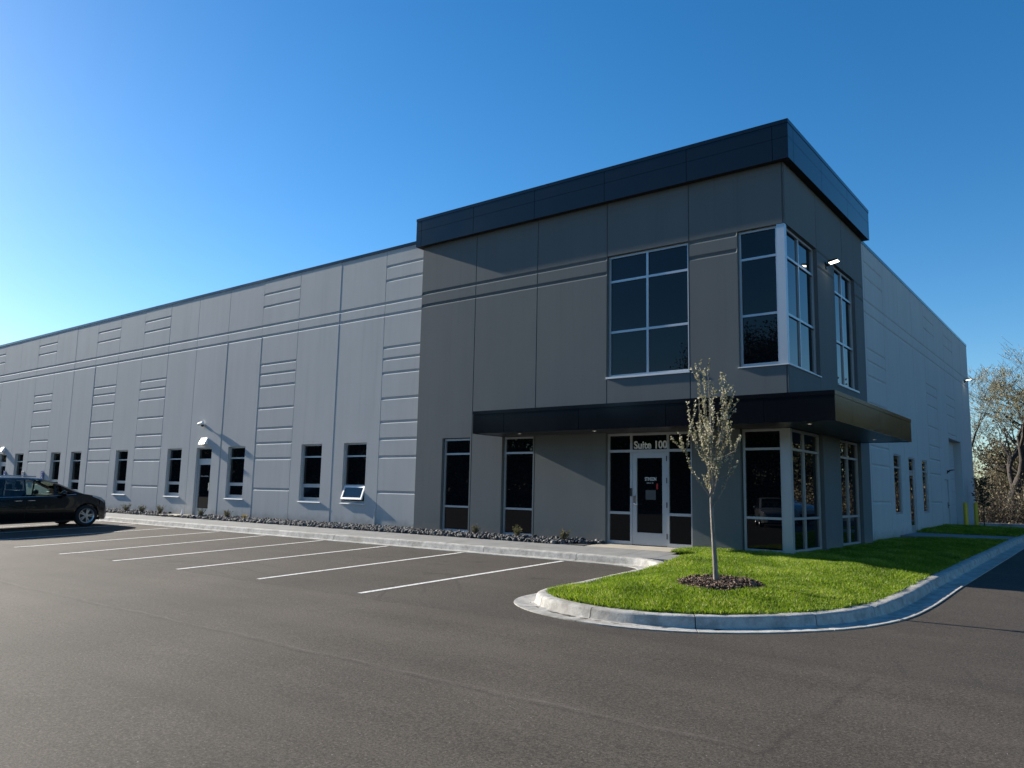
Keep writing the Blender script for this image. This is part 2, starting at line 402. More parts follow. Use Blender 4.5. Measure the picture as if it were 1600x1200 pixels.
for a, b in zip(cuts[:-1], cuts[1:]):
    idx = list(range(a, b + 1)); base = len(mb.v)
    for j, k in enumerate(idx):
        p = path[k].copy()
        if j == 0: p = p + tan[k] * .006
        if j == len(idx) - 1: p = p - tan[k] * .006
        for q, (o, h) in enumerate(prof):
            oo = o
            P_ = p + inw[k] * oo
            z = float(zg(p[0], p[1])) + h + (knr.normal(0, .0022) if 1 < q < 11 else 0)
            mb.v.append((P_[0], P_[1], z))
    n = len(prof)
    for j in range(len(idx) - 1):
        for q in range(n - 1):
            i = base + j * n + q; mb.f.append((i, i + n, i + n + 1, i + 1)); mb.m.append(0); mb.tone.append(0.)
    for j in (0, len(idx) - 1):
        f = tuple(base + j * n + q for q in range(n)); mb.f.append(f if j == 0 else f[::-1]); mb.m.append(0); mb.tone.append(0.)
kerb = mb.build('kerb', M['kerb'], None, True)
kerb.data.set_sharp_from_angle(angle=R(40))
tag(kerb, 'weathered concrete kerb and gutter edging the lot and the lawn', 'kerb', kind='structure')
for e in kerb.data.polygons: pass
kb = path + inw * (KW - .035)          # back-of-kerb line
# far rear kerb
mb = MB()
for x in np.arange(-40, 40, 3.):
    mb.box(x + .006, x + 2.994, 28.0, 28.35, -.3, .13)
tag(mb.build('rear_kerb', M['kerb']), 'straight concrete kerb in front of the brush behind the building', 'kerb', kind='structure')

# ------------------------------------------------------------------ sidewalk, pads
walk_y0 = -2.55 + KW
def sheet(mb, x0, x1, y0, y1, zf, nx=1, ny=2, mi=0, skirt=.2):
    X = np.linspace(x0, x1, nx + 1); Y = np.linspace(y0, y1, ny + 1)
    for i in range(nx):
        for j in range(ny):
            mb.quad((X[i], Y[j], zf(X[i], Y[j])), (X[i + 1], Y[j], zf(X[i + 1], Y[j])), (X[i + 1], Y[j + 1], zf(X[i + 1], Y[j + 1])), (X[i], Y[j + 1], zf(X[i], Y[j + 1])), mi)
    for (a, b) in (((x0, y0), (x1, y0)), ((x1, y0), (x1, y1)), ((x1, y1), (x0, y1)), ((x0, y1), (x0, y0))):
        za, zb = zf(*a), zf(*b); mb.quad((a[0], a[1], za - skirt), (b[0], b[1], zb - skirt), (b[0], b[1], zb), (a[0], a[1], za), mi)
def zwalk(x, y): return float(np.interp(y, [-2.05, -.8, 0], [-.068, -.012, .015]))
mb = MB()
edges = [-1.35, -2.115, -2.9] + [-4.4 - 1.52 * k for k in range(37)]
for a, b in zip(edges[:-1], edges[1:]):
    y1 = -1.2 if a > -2.1 else -.8
    sheet(mb, b + .005, a - .005, walk_y0 + .004, y1, zwalk, 1, 2)
tag(mb.build('sidewalk', M['walk']), 'pale grey concrete sidewalk along the front of the building', 'sidewalk', kind='structure')
mb = MB(); sheet(mb, -4.66, -2.12, -.79, .1, zwalk, 1, 1); tag(mb.build('entrance_pad', M['pad']), 'tan concrete pad in front of the suite entrance', 'pavement', kind='structure')
mb = MB(); sheet(mb, -24.2, -21.6, -.72, .24, lambda x, y: .035, 1, 1); tag(mb.build('door_pad', M['pad']), 'small concrete landing at the grey wall door', 'pavement', kind='structure')
mb = MB()
for a, b in ((-.27, 1.2), (1.21, 2.57)):
    sheet(mb, a, b, 10.9, 13.3, lambda x, y: .082 + .006 * (y - 12), 1, 1)
tag(mb.build('side_path', M['walk']), 'concrete path from the side door to the drive', 'path', kind='structure')
mb = MB(); sheet(mb, -.27, 3.2, 19.9, 27.9, lambda x, y: .02, 1, 1); tag(mb.build('dock_apron', M['walk']), 'concrete apron below the overhead door', 'pavement', kind='structure')

# ------------------------------------------------------------------ lawns
kbx = kb[(path[:, 0] > -2.3) & (path[:, 1] < 11.2) & (path[:, 1] < 20)]
ring = np.array([p for p in kb if p[0] > -2.6 or p[1] < -2.9])
def inside_poly(px, py, poly):
    n = len(poly); c = np.zeros(px.shape, bool); j = n - 1
    for i in range(n):
        xi, yi = poly[i]; xj, yj = poly[j]
        cond = ((yi > py) != (yj > py)) & (px < (xj - xi) * (py - yi) / (yj - yi + 1e-12) + xi)
        c ^= cond; j = i
    return c
sub = kb[(kb[:, 0] > -1.36) | (path[:, 1] < -3.4)]
sub = sub[(sub[:, 1] < -2.0) | (sub[:, 0] > 1)]
sub = sub[sub[:, 1] < 10.9]
lawn_poly = np.concatenate([sub, np.array([(2.57, 10.9), (-.02, 10.85), (-.29, 10.0), (-.29, 6.4), (.0, 6.35), (.0, .0), (-2.12, .0), (-2.12, -1.2), (-1.34, -1.2), (-1.34, -2.03)])])
def dist_kerb(x, y):
    x = np.asarray(x, float).ravel(); y = np.asarray(y, float).ravel(); d = np.full(x.shape, 1e9)
    q = sub[::2]
    for s0 in range(0, len(x), 20000):
        dx = x[s0:s0 + 20000, None] - q[None, :, 0]; dy = y[s0:s0 + 20000, None] - q[None, :, 1]
        d[s0:s0 + 20000] = np.sqrt((dx * dx + dy * dy).min(1))
    return d
def zlawn(x, y):
    x = np.asarray(x, float); y = np.asarray(y, float); sh = x.shape
    d = dist_kerb(x, y).reshape(sh); t = np.clip(d / 1.3, 0, 1); t = t * t * (3 - 2 * t)
    return zg(x, y) + KH - .012 + .10 * t * np.interp(y, [1, 6, 10.8], [1, .45, 0.])
gx = np.arange(-2.2, 2.9, .1); gy = np.arange(-7.4, 11.0, .1)
GX, GY = np.meshgrid(gx, gy); inn = inside_poly(GX, GY, lawn_poly)
GZ = zlawn(GX, GY); nx = len(gx)
keep = []
for j in range(len(gy) - 1):
    for i in range(nx - 1):
        if inn[j, i] or inn[j, i + 1] or inn[j + 1, i] or inn[j + 1, i + 1]: keep.append((j * nx + i, j * nx + i + 1, (j + 1) * nx + i + 1, (j + 1) * nx + i))
V = np.stack([GX, GY, GZ - .02], -1).reshape(-1, 3)
F = np.array(keep); used, inv = np.unique(F, return_inverse=True)
np_l = np_mesh('lawn', V[used], inv.reshape(F.shape), M['turf']); tag(np_l, 'soil of the lawn island at the corner of the building', 'lawn', kind='structure')
lawn2_poly = np.array([(-.28, 13.35), (2.57, 13.35), (2.57, 19.4), (1.8, 19.8), (-.28, 19.8)])
def zl2(x, y):
    x = np.asarray(x, float); y = np.asarray(y, float)
    e = np.clip(np.minimum(np.minimum(2.6 - x, 3.), np.minimum(y - 13.3, 19.9 - y)) / 1.2, 0, 1); e = e * e * (3 - 2 * e)
    return .09 + .012 * (y - 13) - .02 * np.clip(x, 0, 3) / 3 + .05 * e
gx2 = np.arange(-.28, 2.6, .2); gy2 = np.arange(13.35, 19.81, .2); GX2, GY2 = np.meshgrid(gx2, gy2)
V = np.stack([GX2, GY2, zl2(GX2, GY2) - .02], -1).reshape(-1, 3); nx = len(gx2)
ii = (np.arange(len(gy2) - 1)[:, None] * nx + np.arange(nx - 1)[None]).ravel()
tag(np_mesh('side_lawn', V, np.stack([ii, ii + 1, ii + nx + 1, ii + nx], 1), M['turf']), 'soil of the shaded lawn beyond the side path', 'lawn', kind='structure')

g = np.random.default_rng(11)
MULCH = (.56, -4.98, .60, .64)
def blades(name, poly, zf, dens, hlo, hhi, label, hole=None, ybias=None):
    x0, y0 = poly.min(0); x1, y1 = poly.max(0); N = int((x1 - x0) * (y1 - y0) * dens)
    x = g.uniform(x0, x1, N); y = g.uniform(y0, y1, N)
    k = inside_poly(x, y, poly)
    if hole: k &= ((x - hole[0]) / hole[2]) ** 2 + ((y - hole[1]) / hole[3]) ** 2 > 1 + g.normal(0, .08, N)
    if ybias is not None: k &= g.uniform(0, 1, N) < ybias(y)
    x = x[k]; y = y[k]; n = len(x); z = zf(x, y) - .02
    # clumpy height and tone
    cl = (np.sin(x * 3.1 + 1.3 * np.sin(y * 2.3)) * np.sin(y * 3.7 + 1.1 * np.sin(x * 2.9)) + np.sin(x * 9 + y * 5) * .4)
    h = g.uniform(hlo, hhi, n) * (1 + .22 * cl); a = g.uniform(0, 2 * PI, n); ln = g.normal(0, .33, n) * h; ln2 = g.normal(0, .33, n) * h
    w = g.uniform(.0022, .0045, n) * (1.7 if dens < 3000 else 1)
    ux = np.cos(a) * w; uy = np.sin(a) * w
    V = np.empty((n, 4, 3))
    V[:, 0] = np.stack([x - ux, y - uy, z], 1); V[:, 1] = np.stack([x + ux, y + uy, z], 1)
    V[:, 2] = np.stack([x + ux * .7 + ln * .45, y + uy * .7 + ln2 * .45, z + h * .65], 1)
    V[:, 3] = np.stack([x + ln, y + ln2, z + h], 1)
    i = np.arange(n)[:, None] * 4
    F = np.concatenate([i + np.array([[0, 1, 2]]), i + np.array([[0, 2, 3]])])
    pt = np.sin(x * 1.7 + 2 * np.sin(y * 1.1)) * np.sin(y * 1.9 + 1.5 * np.sin(x * 1.3)); tone = np.clip(g.normal(.47, .24, n) + .13 * cl + .13 * pt, 0, .97); tone = np.where(g.uniform(0, 1, n) < .012, 1., tone)
    o = np_mesh(name, V.reshape(-1, 3), F, M['grass'], np.concatenate([tone, tone]))
    tag(o, label, 'grass', kind='stuff'); return o
blades('grass', lawn_poly, zlawn, 9500, .038, .082, 'bright green mown grass on the corner lawn island', MULCH, lambda y: np.where(y < 1.5, 1., .5))
blades('grass', lawn2_poly, zl2, 2600, .04, .085, 'dark shaded grass beyond the side path')

# mulch ring
mb = MB(); mr = random.Random(4)
n = 28; c = (MULCH[0], MULCH[1]); 
for k in range(n):
    a0, a1 = 2 * PI * k / n, 2 * PI * (k + 1) / n
    P_ = lambda a, f, h: (c[0] + math.cos(a) * MULCH[2] * f, c[1] + math.sin(a) * MULCH[3] * f, float(zlawn(np.array([c[0] + math.cos(a) * MULCH[2] * f]), np.array([c[1] + math.sin(a) * MULCH[3] * f]))[0]) + h)
    mb.quad(P_(a0, 1.08, -.03), P_(a1, 1.08, -.03), P_(a1, .8, .035), P_(a0, .8, .035), 0, .15)
    mb.quad(P_(a0, .8, .035), P_(a1, .8, .035), P_(a1, .02, .05), P_(a0, .02, .05), 0, .15)
for k in range(1700):
    a = mr.uniform(0, 2 * PI); r = math.sqrt(mr.uniform(0, 1)) * 1.04
    x = c[0] + math.cos(a) * r * MULCH[2]; y = c[1] + math.sin(a) * r * MULCH[3]
    z = float(zg(x, y)) + KH + .088 + (.05 if r < .8 else .05 - .22 * (r - .8)) + mr.uniform(-.008, .022)
    d = Vector((mr.uniform(-1, 1), mr.uniform(-1, 1), mr.uniform(-.35, .5))); d.normalize()
    L = mr.uniform(.025, .075); W = mr.uniform(.01, .026); u = d.cross(Vector((mr.uniform(-.4, .4), mr.uniform(-.4, .4), 1))); u.normalize(); p = Vector((x, y, z))
    nn = d.cross(u) * .005; t = mr.random() ** 1.4
    q = [p - d * L / 2 - u * W / 2, p + d * L / 2 - u * W / 2, p + d * L / 2 + u * W / 2, p - d * L / 2 + u * W / 2]
    mb.quad(*[tuple(v + nn) for v in q], 0, max(.01, t)); mb.quad(*[tuple(v - nn) for v in q[::-1]], 0, max(.01, t))
    for e in range(4): mb.quad(tuple(q[e] - nn), tuple(q[(e + 1) % 4] - nn), tuple(q[(e + 1) % 4] + nn), tuple(q[e] + nn), 0, max(.01, t))
tag(mb.build('mulch_bed', M['mulch']), 'ring of brown bark mulch at the foot of the young tree', 'mulch', kind='stuff')

# rock bed
ico = []
ph = (1 + 5 ** .5) / 2
IV = np.array([(-1, ph, 0), (1, ph, 0), (-1, -ph, 0), (1, -ph, 0), (0, -1, ph), (0, 1, ph), (0, -1, -ph), (0, 1, -ph), (ph, 0, -1), (ph, 0, 1), (-ph, 0, -1), (-ph, 0, 1)]) / math.hypot(1, ph)
IF = np.array([(0, 11, 5), (0, 5, 1), (0, 1, 7), (0, 7, 10), (0, 10, 11), (1, 5, 9), (5, 11, 4), (11, 10, 2), (10, 7, 6), (7, 1, 8), (3, 9, 4), (3, 4, 2), (3, 2, 6), (3, 6, 8), (3, 8, 9), (4, 9, 5), (2, 4, 11), (6, 2, 10), (8, 6, 7), (9, 8, 1)])
def rocks(regions):
    C_ = []
    for (x0, x1, y0, y1, dens) in regions:
        n = int((x1 - x0) * (y1 - y0) * dens)
        C_.append(np.stack([g.uniform(x0, x1, n), g.uniform(y0, y1, n)], 1))
    C_ = np.concatenate(C_); n = len(C_)
    taper = np.clip((-4.5 - C_[:, 0]) / .6, 0, 1)
    ok = C_[:, 1] > -.84 * np.where(C_[:, 0] > -5.2, taper * .8 + .2, 1); C_ = C_[ok]; n = len(C_)
    r = g.uniform(.022, .062, n); z = .0 + g.uniform(-.01, .045, n) + np.clip((C_[:, 1] + .75) / .9, 0, 1) * .035
    sc = g.uniform(.65, 1.25, (n, 3)); sc[:, 2] *= .8
    q = g.normal(size=(n, 4)); q /= np.linalg.norm(q, axis=1)[:, None]; w_, x_, y_, z_ = q.T
    Rm = np.stack([np.stack([1 - 2 * (y_ ** 2 + z_ ** 2), 2 * (x_ * y_ - z_ * w_), 2 * (x_ * z_ + y_ * w_)], 1), np.stack([2 * (x_ * y_ + z_ * w_), 1 - 2 * (x_ ** 2 + z_ ** 2), 2 * (y_ * z_ - x_ * w_)], 1), np.stack([2 * (x_ * z_ - y_ * w_), 2 * (y_ * z_ + x_ * w_), 1 - 2 * (x_ ** 2 + y_ ** 2)], 1)], 1)
    P_ = IV[None] * (1 + g.normal(0, .13, (n, 12, 1))) * sc[:, None, :] * r[:, None, None]
    P_ = np.einsum('nij,nkj->nki', Rm, P_) + np.stack([C_[:, 0], C_[:, 1], z], 1)[:, None]
    F = (np.arange(n)[:, None, None] * 12 + IF[None]).reshape(-1, 3)
    tone = np.repeat(np.clip(g.beta(1.5, 2.6, n), .01, 1), 20)
    return np_mesh('rock_bed', P_.reshape(-1, 3), F, M['rock'], tone)
tag(rocks([(-10.7, -4.45, -.84, -.03, 420), (-21.6, -10.7, -.84, .2, 330), (-50, -24.2, -.84, .2, 130), (-24.2, -21.6, -.84, -.7, 300)]), 'dark grey river rock bed between the wall and the sidewalk', 'rocks', kind='stuff')
mb = MB(); mb.box(-60, -4.5, -.8, .24, -.2, .005); tag(mb.build('rock_bed_soil', M['rock_base']), 'dark soil under the rock bed', 'soil', kind='structure')

# ------------------------------------------------------------------ building
TX, TD = -10.737, 6.351            # tower width / depth
YL, XR = .231, -.281               # light wall planes
YE, PT = 26.98, 8.72               # rear corner, parapet
UT, UB, U1, U2 = 6.985, 3.964, 6.337, 5.072
GT, GB, G1, G2 = 2.6, .07, 2.182, .741
bld = empty('warehouse_building', (-5, 3, 0), 'long light grey precast warehouse with dark grey two storey corner office and black canopy', 'building')
bld.matrix_world = Matrix.Translation((0, 0, 0)); bld.location = (0, 0, 0)

def wall_sheet(name, mat, u0, u1, z0, z1, fmap, grooves, holes, jamb, parent, d=.022, c=.009, offs=None, flip=False):
    us = {u0, u1}; zs = {z0, z1}
    cf = lambda a, b: .009 if b - a < .2 else .04
    for (a, b, p, q) in grooves:
        c = cf(a, b)
        for s_, vals in ((us, (a, a + c, b - c, b)), (zs, (p, p + c, q - c, q))):
            for v in vals: s_.add(round(v, 4))
    for (a, b, p, q, *_x) in holes: us |= {round(a, 4), round(b, 4)}; zs |= {round(p, 4), round(q, 4)}
    us = np.array(sorted(u for u in us if u0 - 1e-6 <= u <= u1 + 1e-6)); zs = np.array(sorted(z for z in zs if z0 - 1e-6 <= z <= z1 + 1e-6))
    U, Z = np.meshgrid(us, zs); D = np.zeros_like(U)
    for (a, b, p, q) in grooves:
        c = cf(a, b); e = np.minimum(np.minimum(U - a, b - U), np.minimum(Z - p, q - Z)); D = np.maximum(D, np.clip(e / c, 0, 1) * d)
    off = np.zeros_like(U)
    if offs:
        for (a, b, o) in offs: off = np.where((U > a) & (U <= b), o, off)
    D = D + off
    mb = MB(); nu = len(us)
    for j in range(len(zs)):
        for i in range(nu): mb.v.append(fmap(us[i], D[j, i], zs[j]))
    for j in range(len(zs) - 1):
        for i in range(nu - 1):
            uc, zc = (us[i] + us[i + 1]) / 2, (zs[j] + zs[j + 1]) / 2
            if any(a < uc < b and p < zc < q for (a, b, p, q, *_x) in holes): continue
            k = j * nu + i; f = (k, k + 1, k + nu + 1, k + nu)
            mb.f.append(f[::-1] if flip else f); mb.m.append(0); mb.tone.append(0.)
    jamb0 = jamb
    for (a, b, p, q, *_x) in holes:
        jamb = _x[0] if _x else jamb0; o = 0.
        for (a_, b_, oo) in (offs or []):
            if a_ < (a + b) / 2 <= b_: o = oo
        for (e, f) in (((a, p), (a, q)), ((a, q), (b, q)), ((b, q), (b, p)), ((b, p), (a, p))):
            if e[0] == f[0] and abs(e[0]) < 1e-4: continue
            mb.quad(fmap(e[0], o, e[1]), fmap(f[0], o, f[1]), fmap(f[0], jamb, f[1]), fmap(e[0], jamb, e[1]))
    return mb.build(name, mat, parent, recalc=False)

LIPS = [8.06, 7.60, 5.46, 5.10, 4.66, 3.87, 3.15, 2.63, 2.09, 1.03]
GH = .10
RG = [(6.875, 6.985), (6.50, 6.61)]
# --- light front wall
J = [TX, -12.57, -14.74, -16.91, -19.04, -21.22, -23.38, -25.55, -27.70, -29.86, -32.06, -34.24, -36.45, -38.62, -40.85, -43.05, -45.2, -47.4, -49.5, -51.7, -53.9, -56.0, -58.2, -60.4]
ribbed = {0, 3, 7, 9, 12, 15, 18, 20}
W_H, W_S = 2.595, .735
fwin = [(-14.205, -13.13), (-16.36, -15.285), (-20.69, -19.615), (-24.99, -23.915), (-29.32, -28.25), (-33.75, -32.67), (-35.93, -34.86), (-40.29, -39.22), (-46.8, -45.75), (-48.95, -47.9)]
fdoor = [(-22.84, -21.78), (-42.48, -41.42)]
gro = [(-60.4, TX, a, b) for a, b in RG]
for j in J[1:-1]: gro.append((j - .011, j + .011, -.3, 9))
for j in (J[5], J[4], J[10]): gro.append((j - .011, j + .085, -.3, 6.52))
for k in ribbed:
    for z in LIPS: gro.append((J[k + 1], J[k], z, z + GH))
holes = [(a, b, W_S, W_H) for a, b in fwin] + [(a, b, .035, W_H) for a, b in fdoor]
orng = random.Random(2)
offs = [(J[k + 1], J[k], orng.uniform(-.0025, .0025)) for k in range(len(J) - 1)]
wall_sheet('front_wall', M['light_wall'], -60.4, TX, -.3, PT - .1, lambda u, d, z: (u, YL + d, z), gro, holes, .14, bld, offs=offs)
# --- white side wall
SJ = [TD, 7.72, 9.93, 12.05, 14.2, 16.33, 18.42, 20.52, 22.66, 24.82, YE]
gro = [(TD, YE, a, b) for a, b in RG]
for j in SJ[1:-1]: gro.append((j - .014, j + .014, -.4, 9))
for k in (1, 5): 
    for z in LIPS: gro.append((SJ[k], SJ[k + 1], z, z + GH))
for z in LIPS[:6]: gro.append((SJ[7], SJ[8], z, z + GH))
swin = [(10.46, 11.47), (14.82, 15.78)]
sholes = [(a, b, .73, W_H) for a, b in swin] + [(12.62, 13.62, .045, W_H), (19.13, 20.03, -.05, 2.0), (20.62, 23.66, -.1, 3.75, .36)]
wall_sheet('side_wall', M['light_wall'], TD, YE, -.4, PT - .1, lambda u, d, z: (XR - d, u, z), gro, sholes, .08, bld, flip=False)
# --- rest of the shell
mb = MB()
mb.quad((-60.4, YL, -.3), (-60.4, YE, -.3), (-60.4, YE, PT - .1), (-60.4, YL, PT - .1))
mb.quad((-60.4, YE, -.3), (XR, YE, -.3), (XR, YE, PT - .1), (-60.4, YE, PT - .1))
mb.build('rear_wall', M['light_wall'], bld)
mb = MB(); mb.quad((-60.4, YL + .2, PT - .5), (XR - .2, YL + .2, PT - .5), (XR - .2, YE - .2, PT - .5), (-60.4, YE - .2, PT - .5)); mb.build('roof', M['roof'], bld)
mb = MB()
def coping_run(mb, fn, a, b, step, zb, zt):
    u = a
    while (u < b - .01):
        e = min(b, u + step); fn(mb, u + .004, e - .004, zb, zt); u = e
coping_run(mb, lambda m, u, v, z0, z1: (m.box(u, v, YL - .016, YL + .3, z0, z1)), -60.42, TX - .22, 3.05, PT - .1, PT)
coping_run(mb, lambda m, u, v, z0, z1: (m.box(XR + .016, XR - .3, u, v, z0, z1)), TD + .3, YE + .016, 3.05, PT - .1, PT)
mb.box(-60.4, XR - .31, YE - .3, YE + .016, PT - .1, PT - .003)
mb.build('parapet_cap', M['metal'], bld)
# --- tower front / side
J1, J2, J3, J4 = -8.632, -6.498, -4.373, -2.2
CL, SA, SB, SC = -1.055, 2.193, 3.588, 5.464
gro = [(TX, J3, a, b) for a, b in RG] + [(J4, CL, a, b) for a, b in RG]
gro += [(j - .013, j + .013, -.3, 9) for j in (J1, J2, J3, J4)] + [(-.05, -.012, -.3, 9)]
holes = [(J3, J4 - .02, UB - .02, UT), (CL, .02, UB - .02, UT), (-9.72, -8.69, GB, GT + .02), (-7.57, -6.545, GB, GT + .02), (-4.40, -2.185, .0, GT + .02), (CL - .02, .02, .045, GT + .02)]
wall_sheet('tower_front_wall', M['dark_wall'], TX, 0., -.3, 9.05, lambda u, d, z: (u, d, z), gro, holes[:1] + [(CL, .0, UB - .02, UT)] + holes[2:5] + [(CL - .02, .0, .045, GT + .02)], .13, bld)
gro = [(SA + .02, SB - .02, a, b) for a, b in RG] + [(SC, TD, a, b) for a, b in RG]
gro += [(j - .013, j + .013, -.3, 9) for j in (2.20, 4.353)] + [(.012, .05, -.3, 9)]
wall_sheet('tower_side_wall', M['dark_wall'], 0., TD, -.3, 9.05, lambda u, d, z: (-d, u, z), gro, [(.0, SA, UB - .02, UT), (SB, SC, UB - .02, UT), (0., SA + .02, .045, GT + .02), (SB - .02, SC + .02, .045, GT + .02)], .13, bld)
mb = MB()
mb.quad((TX, 0, -.3), (TX, 0, 9.05), (TX, 6.4, 9.05), (TX, 6.4, -.3))
mb.quad((TX, TD, PT - .6), (0, TD, PT - .6), (0, TD, 9.05), (TX, TD, 9.05))
mb.quad((XR - .1, TD, -.3), (0, TD, -.3), (0, TD, 9.05), (XR - .1, TD, 9.05))
mb.build('tower_back_wall', M['dark_wall'], bld)
mb = MB(); mb.quad((TX, 0, 9.0), (0, 0, 9.0), (0, TD, 9.0), (TX, TD, 9.0)); mb.build('tower_roof', M['roof'], bld)

# --- cornice band with panel joints
def panel_face(mb, axis, plane, out, a, b, z0, z1, cuts, t=.014, g_=.012):
    """cladding panels standing proud of a core: axis 'x' runs along x at y=plane, axis 'y' along y at x=plane; out=+-1"""
    e = [a] + list(cuts) + [b]
    for p, q in zip(e[:-1], e[1:]):
        p2 = p + (g_ / 2 if p != a else 0); q2 = q - (g_ / 2 if q != b else 0)
        if axis == 'x': mb.box(p2, q2, plane, plane + out * t, z0, z1)
        else: mb.box(plane, plane + out * t, p2, q2, z0, z1)
def band(name, x0, x1, y0, y1, zb, zt, zsplit, cz, fcuts, rcuts, cfcuts, crcuts, parent, wallx=None):
    t = .014; mb = MB()
    mb.box(x0 + t, x1 - t, y0 + t, y1 - t, zb + .004, zt - .004, 1)            # dark core
    rows = [zb] + list(zsplit) + [zt - cz]
    for a, b in zip(rows[:-1], rows[1:]):
        a2 = a + (.004 if a != zb else 0); b2 = b - .004
        panel_face(mb, 'x', y0 + t, -1, x0 + t, x1 - t, a2, b2, fcuts)
        panel_face(mb, 'y', x1 - t, 1, y0 + t, y1 - t, a2, b2, rcuts)
        panel_face(mb, 'y', x0 + t, -1, y0 + t, y1 - t, a2, b2, [])
        panel_face(mb, 'x', y1 - t, 1, x0 + t, x1 - t, a2, b2, [])
        for (cx, cy) in ((x0, y0), (x1 - t, y0), (x0, y1 - t), (x1 - t, y1 - t)): mb.box(cx, cx + t, cy, cy + t, a2, b2)
    p = .008
    ee = [x0 - p] + list(cfcuts) + [x1 + p]
    for a, b in zip(ee[:-1], ee[1:]): mb.box(a + (.003 if a != ee[0] else 0), b - (.003 if b != ee[-1] else 0), y0 - p, y0 + .16, zt - cz + .003, zt)
    ee = [y0 + .161] + list(crcuts) + [y1 + p]
    for a, b in zip(ee[:-1], ee[1:]):
        mb.box(x1 - .16, x1 + p, a + .003, b - (.003 if b != ee[-1] else 0), zt - cz + .003, zt)
        mb.box(x0 - p, x0 + .16, a + .003, b - (.003 if b != ee[-1] else 0), zt - cz + .003, zt)
    mb.box(x0 + .161, x1 - .161, y1 - .16, y1 + p, zt - cz + .003, zt)
    return mb.build(name, [M['metal'], M['gap']], parent)
OV = .18
band('cornice', -10.885, OV, -OV, 6.545, 8.34, 9.211, [8.815], .09, [-10.68, -8.64, -6.51, -4.36, -2.16, -.16], [.17, 2.17, 4.37, 6.4], [-8.74, -6.05, -3.32, -.79], [2.7, 5.3], bld)
# --- canopy
CE, CC, CXL, CYB = 1.207, 1.231, -7.565, 5.354
mb = MB(); t = .014; CT, CB = 3.172, 2.603
mb.box(CXL + t, CC - t, -CE + t, -.002, CB + .03, CT - .03, 1); mb.box(.002, CC - t, -.002, CYB - t, CB + .03, CT - .03, 1)
zs0, zs1 = CB, CT - .088
panel_face(mb, 'x', -CE + t, -1, CXL + t, CC - t, zs0, zs1, [-6.57, -4.39, -2.2, -.1])
panel_face(mb, 'y', CC - t, 1, -CE + t, CYB - t, zs0, zs1, [-.05, 2.14, 4.26])
mb.box(CXL, CXL + t, -CE, -.003, zs0, zs1); mb.box(.003, CC, CYB - t, CYB, zs0, zs1); mb.box(CC - t, CC, -CE, -CE + t, zs0, zs1)
for a, b in zip([CXL - .008, -5.9, -3.23, -.5], [-5.9, -3.23, -.5, CC + .008]): mb.box(a + .003, b - .003, -CE - .008, -.003, zs1 + .006, CT)
for a, b in zip([-.003, 2.45, 3.9], [2.45, 3.9, CYB + .008]): mb.box(.003, CC + .008, a + .004, b - .003, zs1 + .006, CT)
canopy = mb.build('canopy', [M['metal'], M['gap']], bld)
mb = MB()
for k in range(12):                       # soffit planks
    y0 = -CE + .02 + k * .0985; mb.box(CXL + .02, CC - .02 if k < 30 else 0, y0 + .003, y0 + .0955, CB + .012, CB + .028)
for k in range(12):
    x0 = .01 + k * .1; mb.box(x0 + .003, x0 + .097, .0, CYB - .02, CB + .012, CB + .028)
mb.build('soffit', M['soffit'], canopy)
for (x, y) in [(-6.44, -.72), (-4.28, -.70), (.57, -.58), (.62, 4.25)]:
    mb = MB(); mb.lathe([(.0, -.004), (.03, -.004)], (x, y, CB + .012), n=14, mi=0); mb.lathe([(.03, .0), (.03, -.006), (.05, -.006), (.05, .002)], (x, y, CB + .01), n=14, mi=1)
    mb.build('downlight', [M['can'], M['sill']], canopy)

# --- windows
REC = .085
fmF = lambda u, d, z: (u, REC + d, z)           # tower front
fmL = lambda u, d, z: (u, YL + .085 + d, z)     # light front wall
def frame_bars(mb, fm, a, b, z0, z1, us, zs, w=.05, d0=.0, d1=.06):
    """bars in wall coordinates: fm(u, depth, z)"""
    def bar(ua, ub, za, zb, da=d0, db=d1):
        p = fm(ua, da, za); q = fm(ub, db, zb); mb.box(p[0], q[0], p[1], q[1], p[2], q[2])
    bar(a, a + w, z0, z1); bar(b - w, b, z0, z1); bar(a + w, b - w, z0, z0 + w); bar(a + w, b - w, z1 - w, z1)
    segs = [a + w] + [v for u in us for v in (u - w / 2, u + w / 2)] + [b - w]
    for u in us: bar(u - w / 2, u + w / 2, z0 + w, z1 - w)
    for z in zs:
        for k in range(0, len(segs), 2): bar(segs[k], segs[k + 1], z - w / 2, z + w / 2, d0 + .002, d1)
def pane(parent, fm, a, b, z0, z1, dep=.035, mat='glass', name='pane'):
    mat = 'glass_low' if (mat == 'glass' and fm in (fmF, fmL)) else mat
    mb = MB(); p = fm(a, dep, z0); q = fm(b, dep + .012, z1); mb.box(p[0], q[0], p[1], q[1], p[2], q[2]); return mb.build(name, M[mat], parent)
def grid_panes(parent, fm, a, b, z0, z1, us, zs, w=.05):
    U = [a + w / 2] + list(us) + [b - w / 2]; Z = [z0 + w / 2] + list(zs) + [z1 - w / 2]
    Z.sort()
    for ua, ub in zip(U[:-1], U[1:]):
        for za, zb in zip(Z[:-1], Z[1:]): pane(parent, fm, ua + w * .4, ub - w * .4, za + w * .4, zb - w * .4)
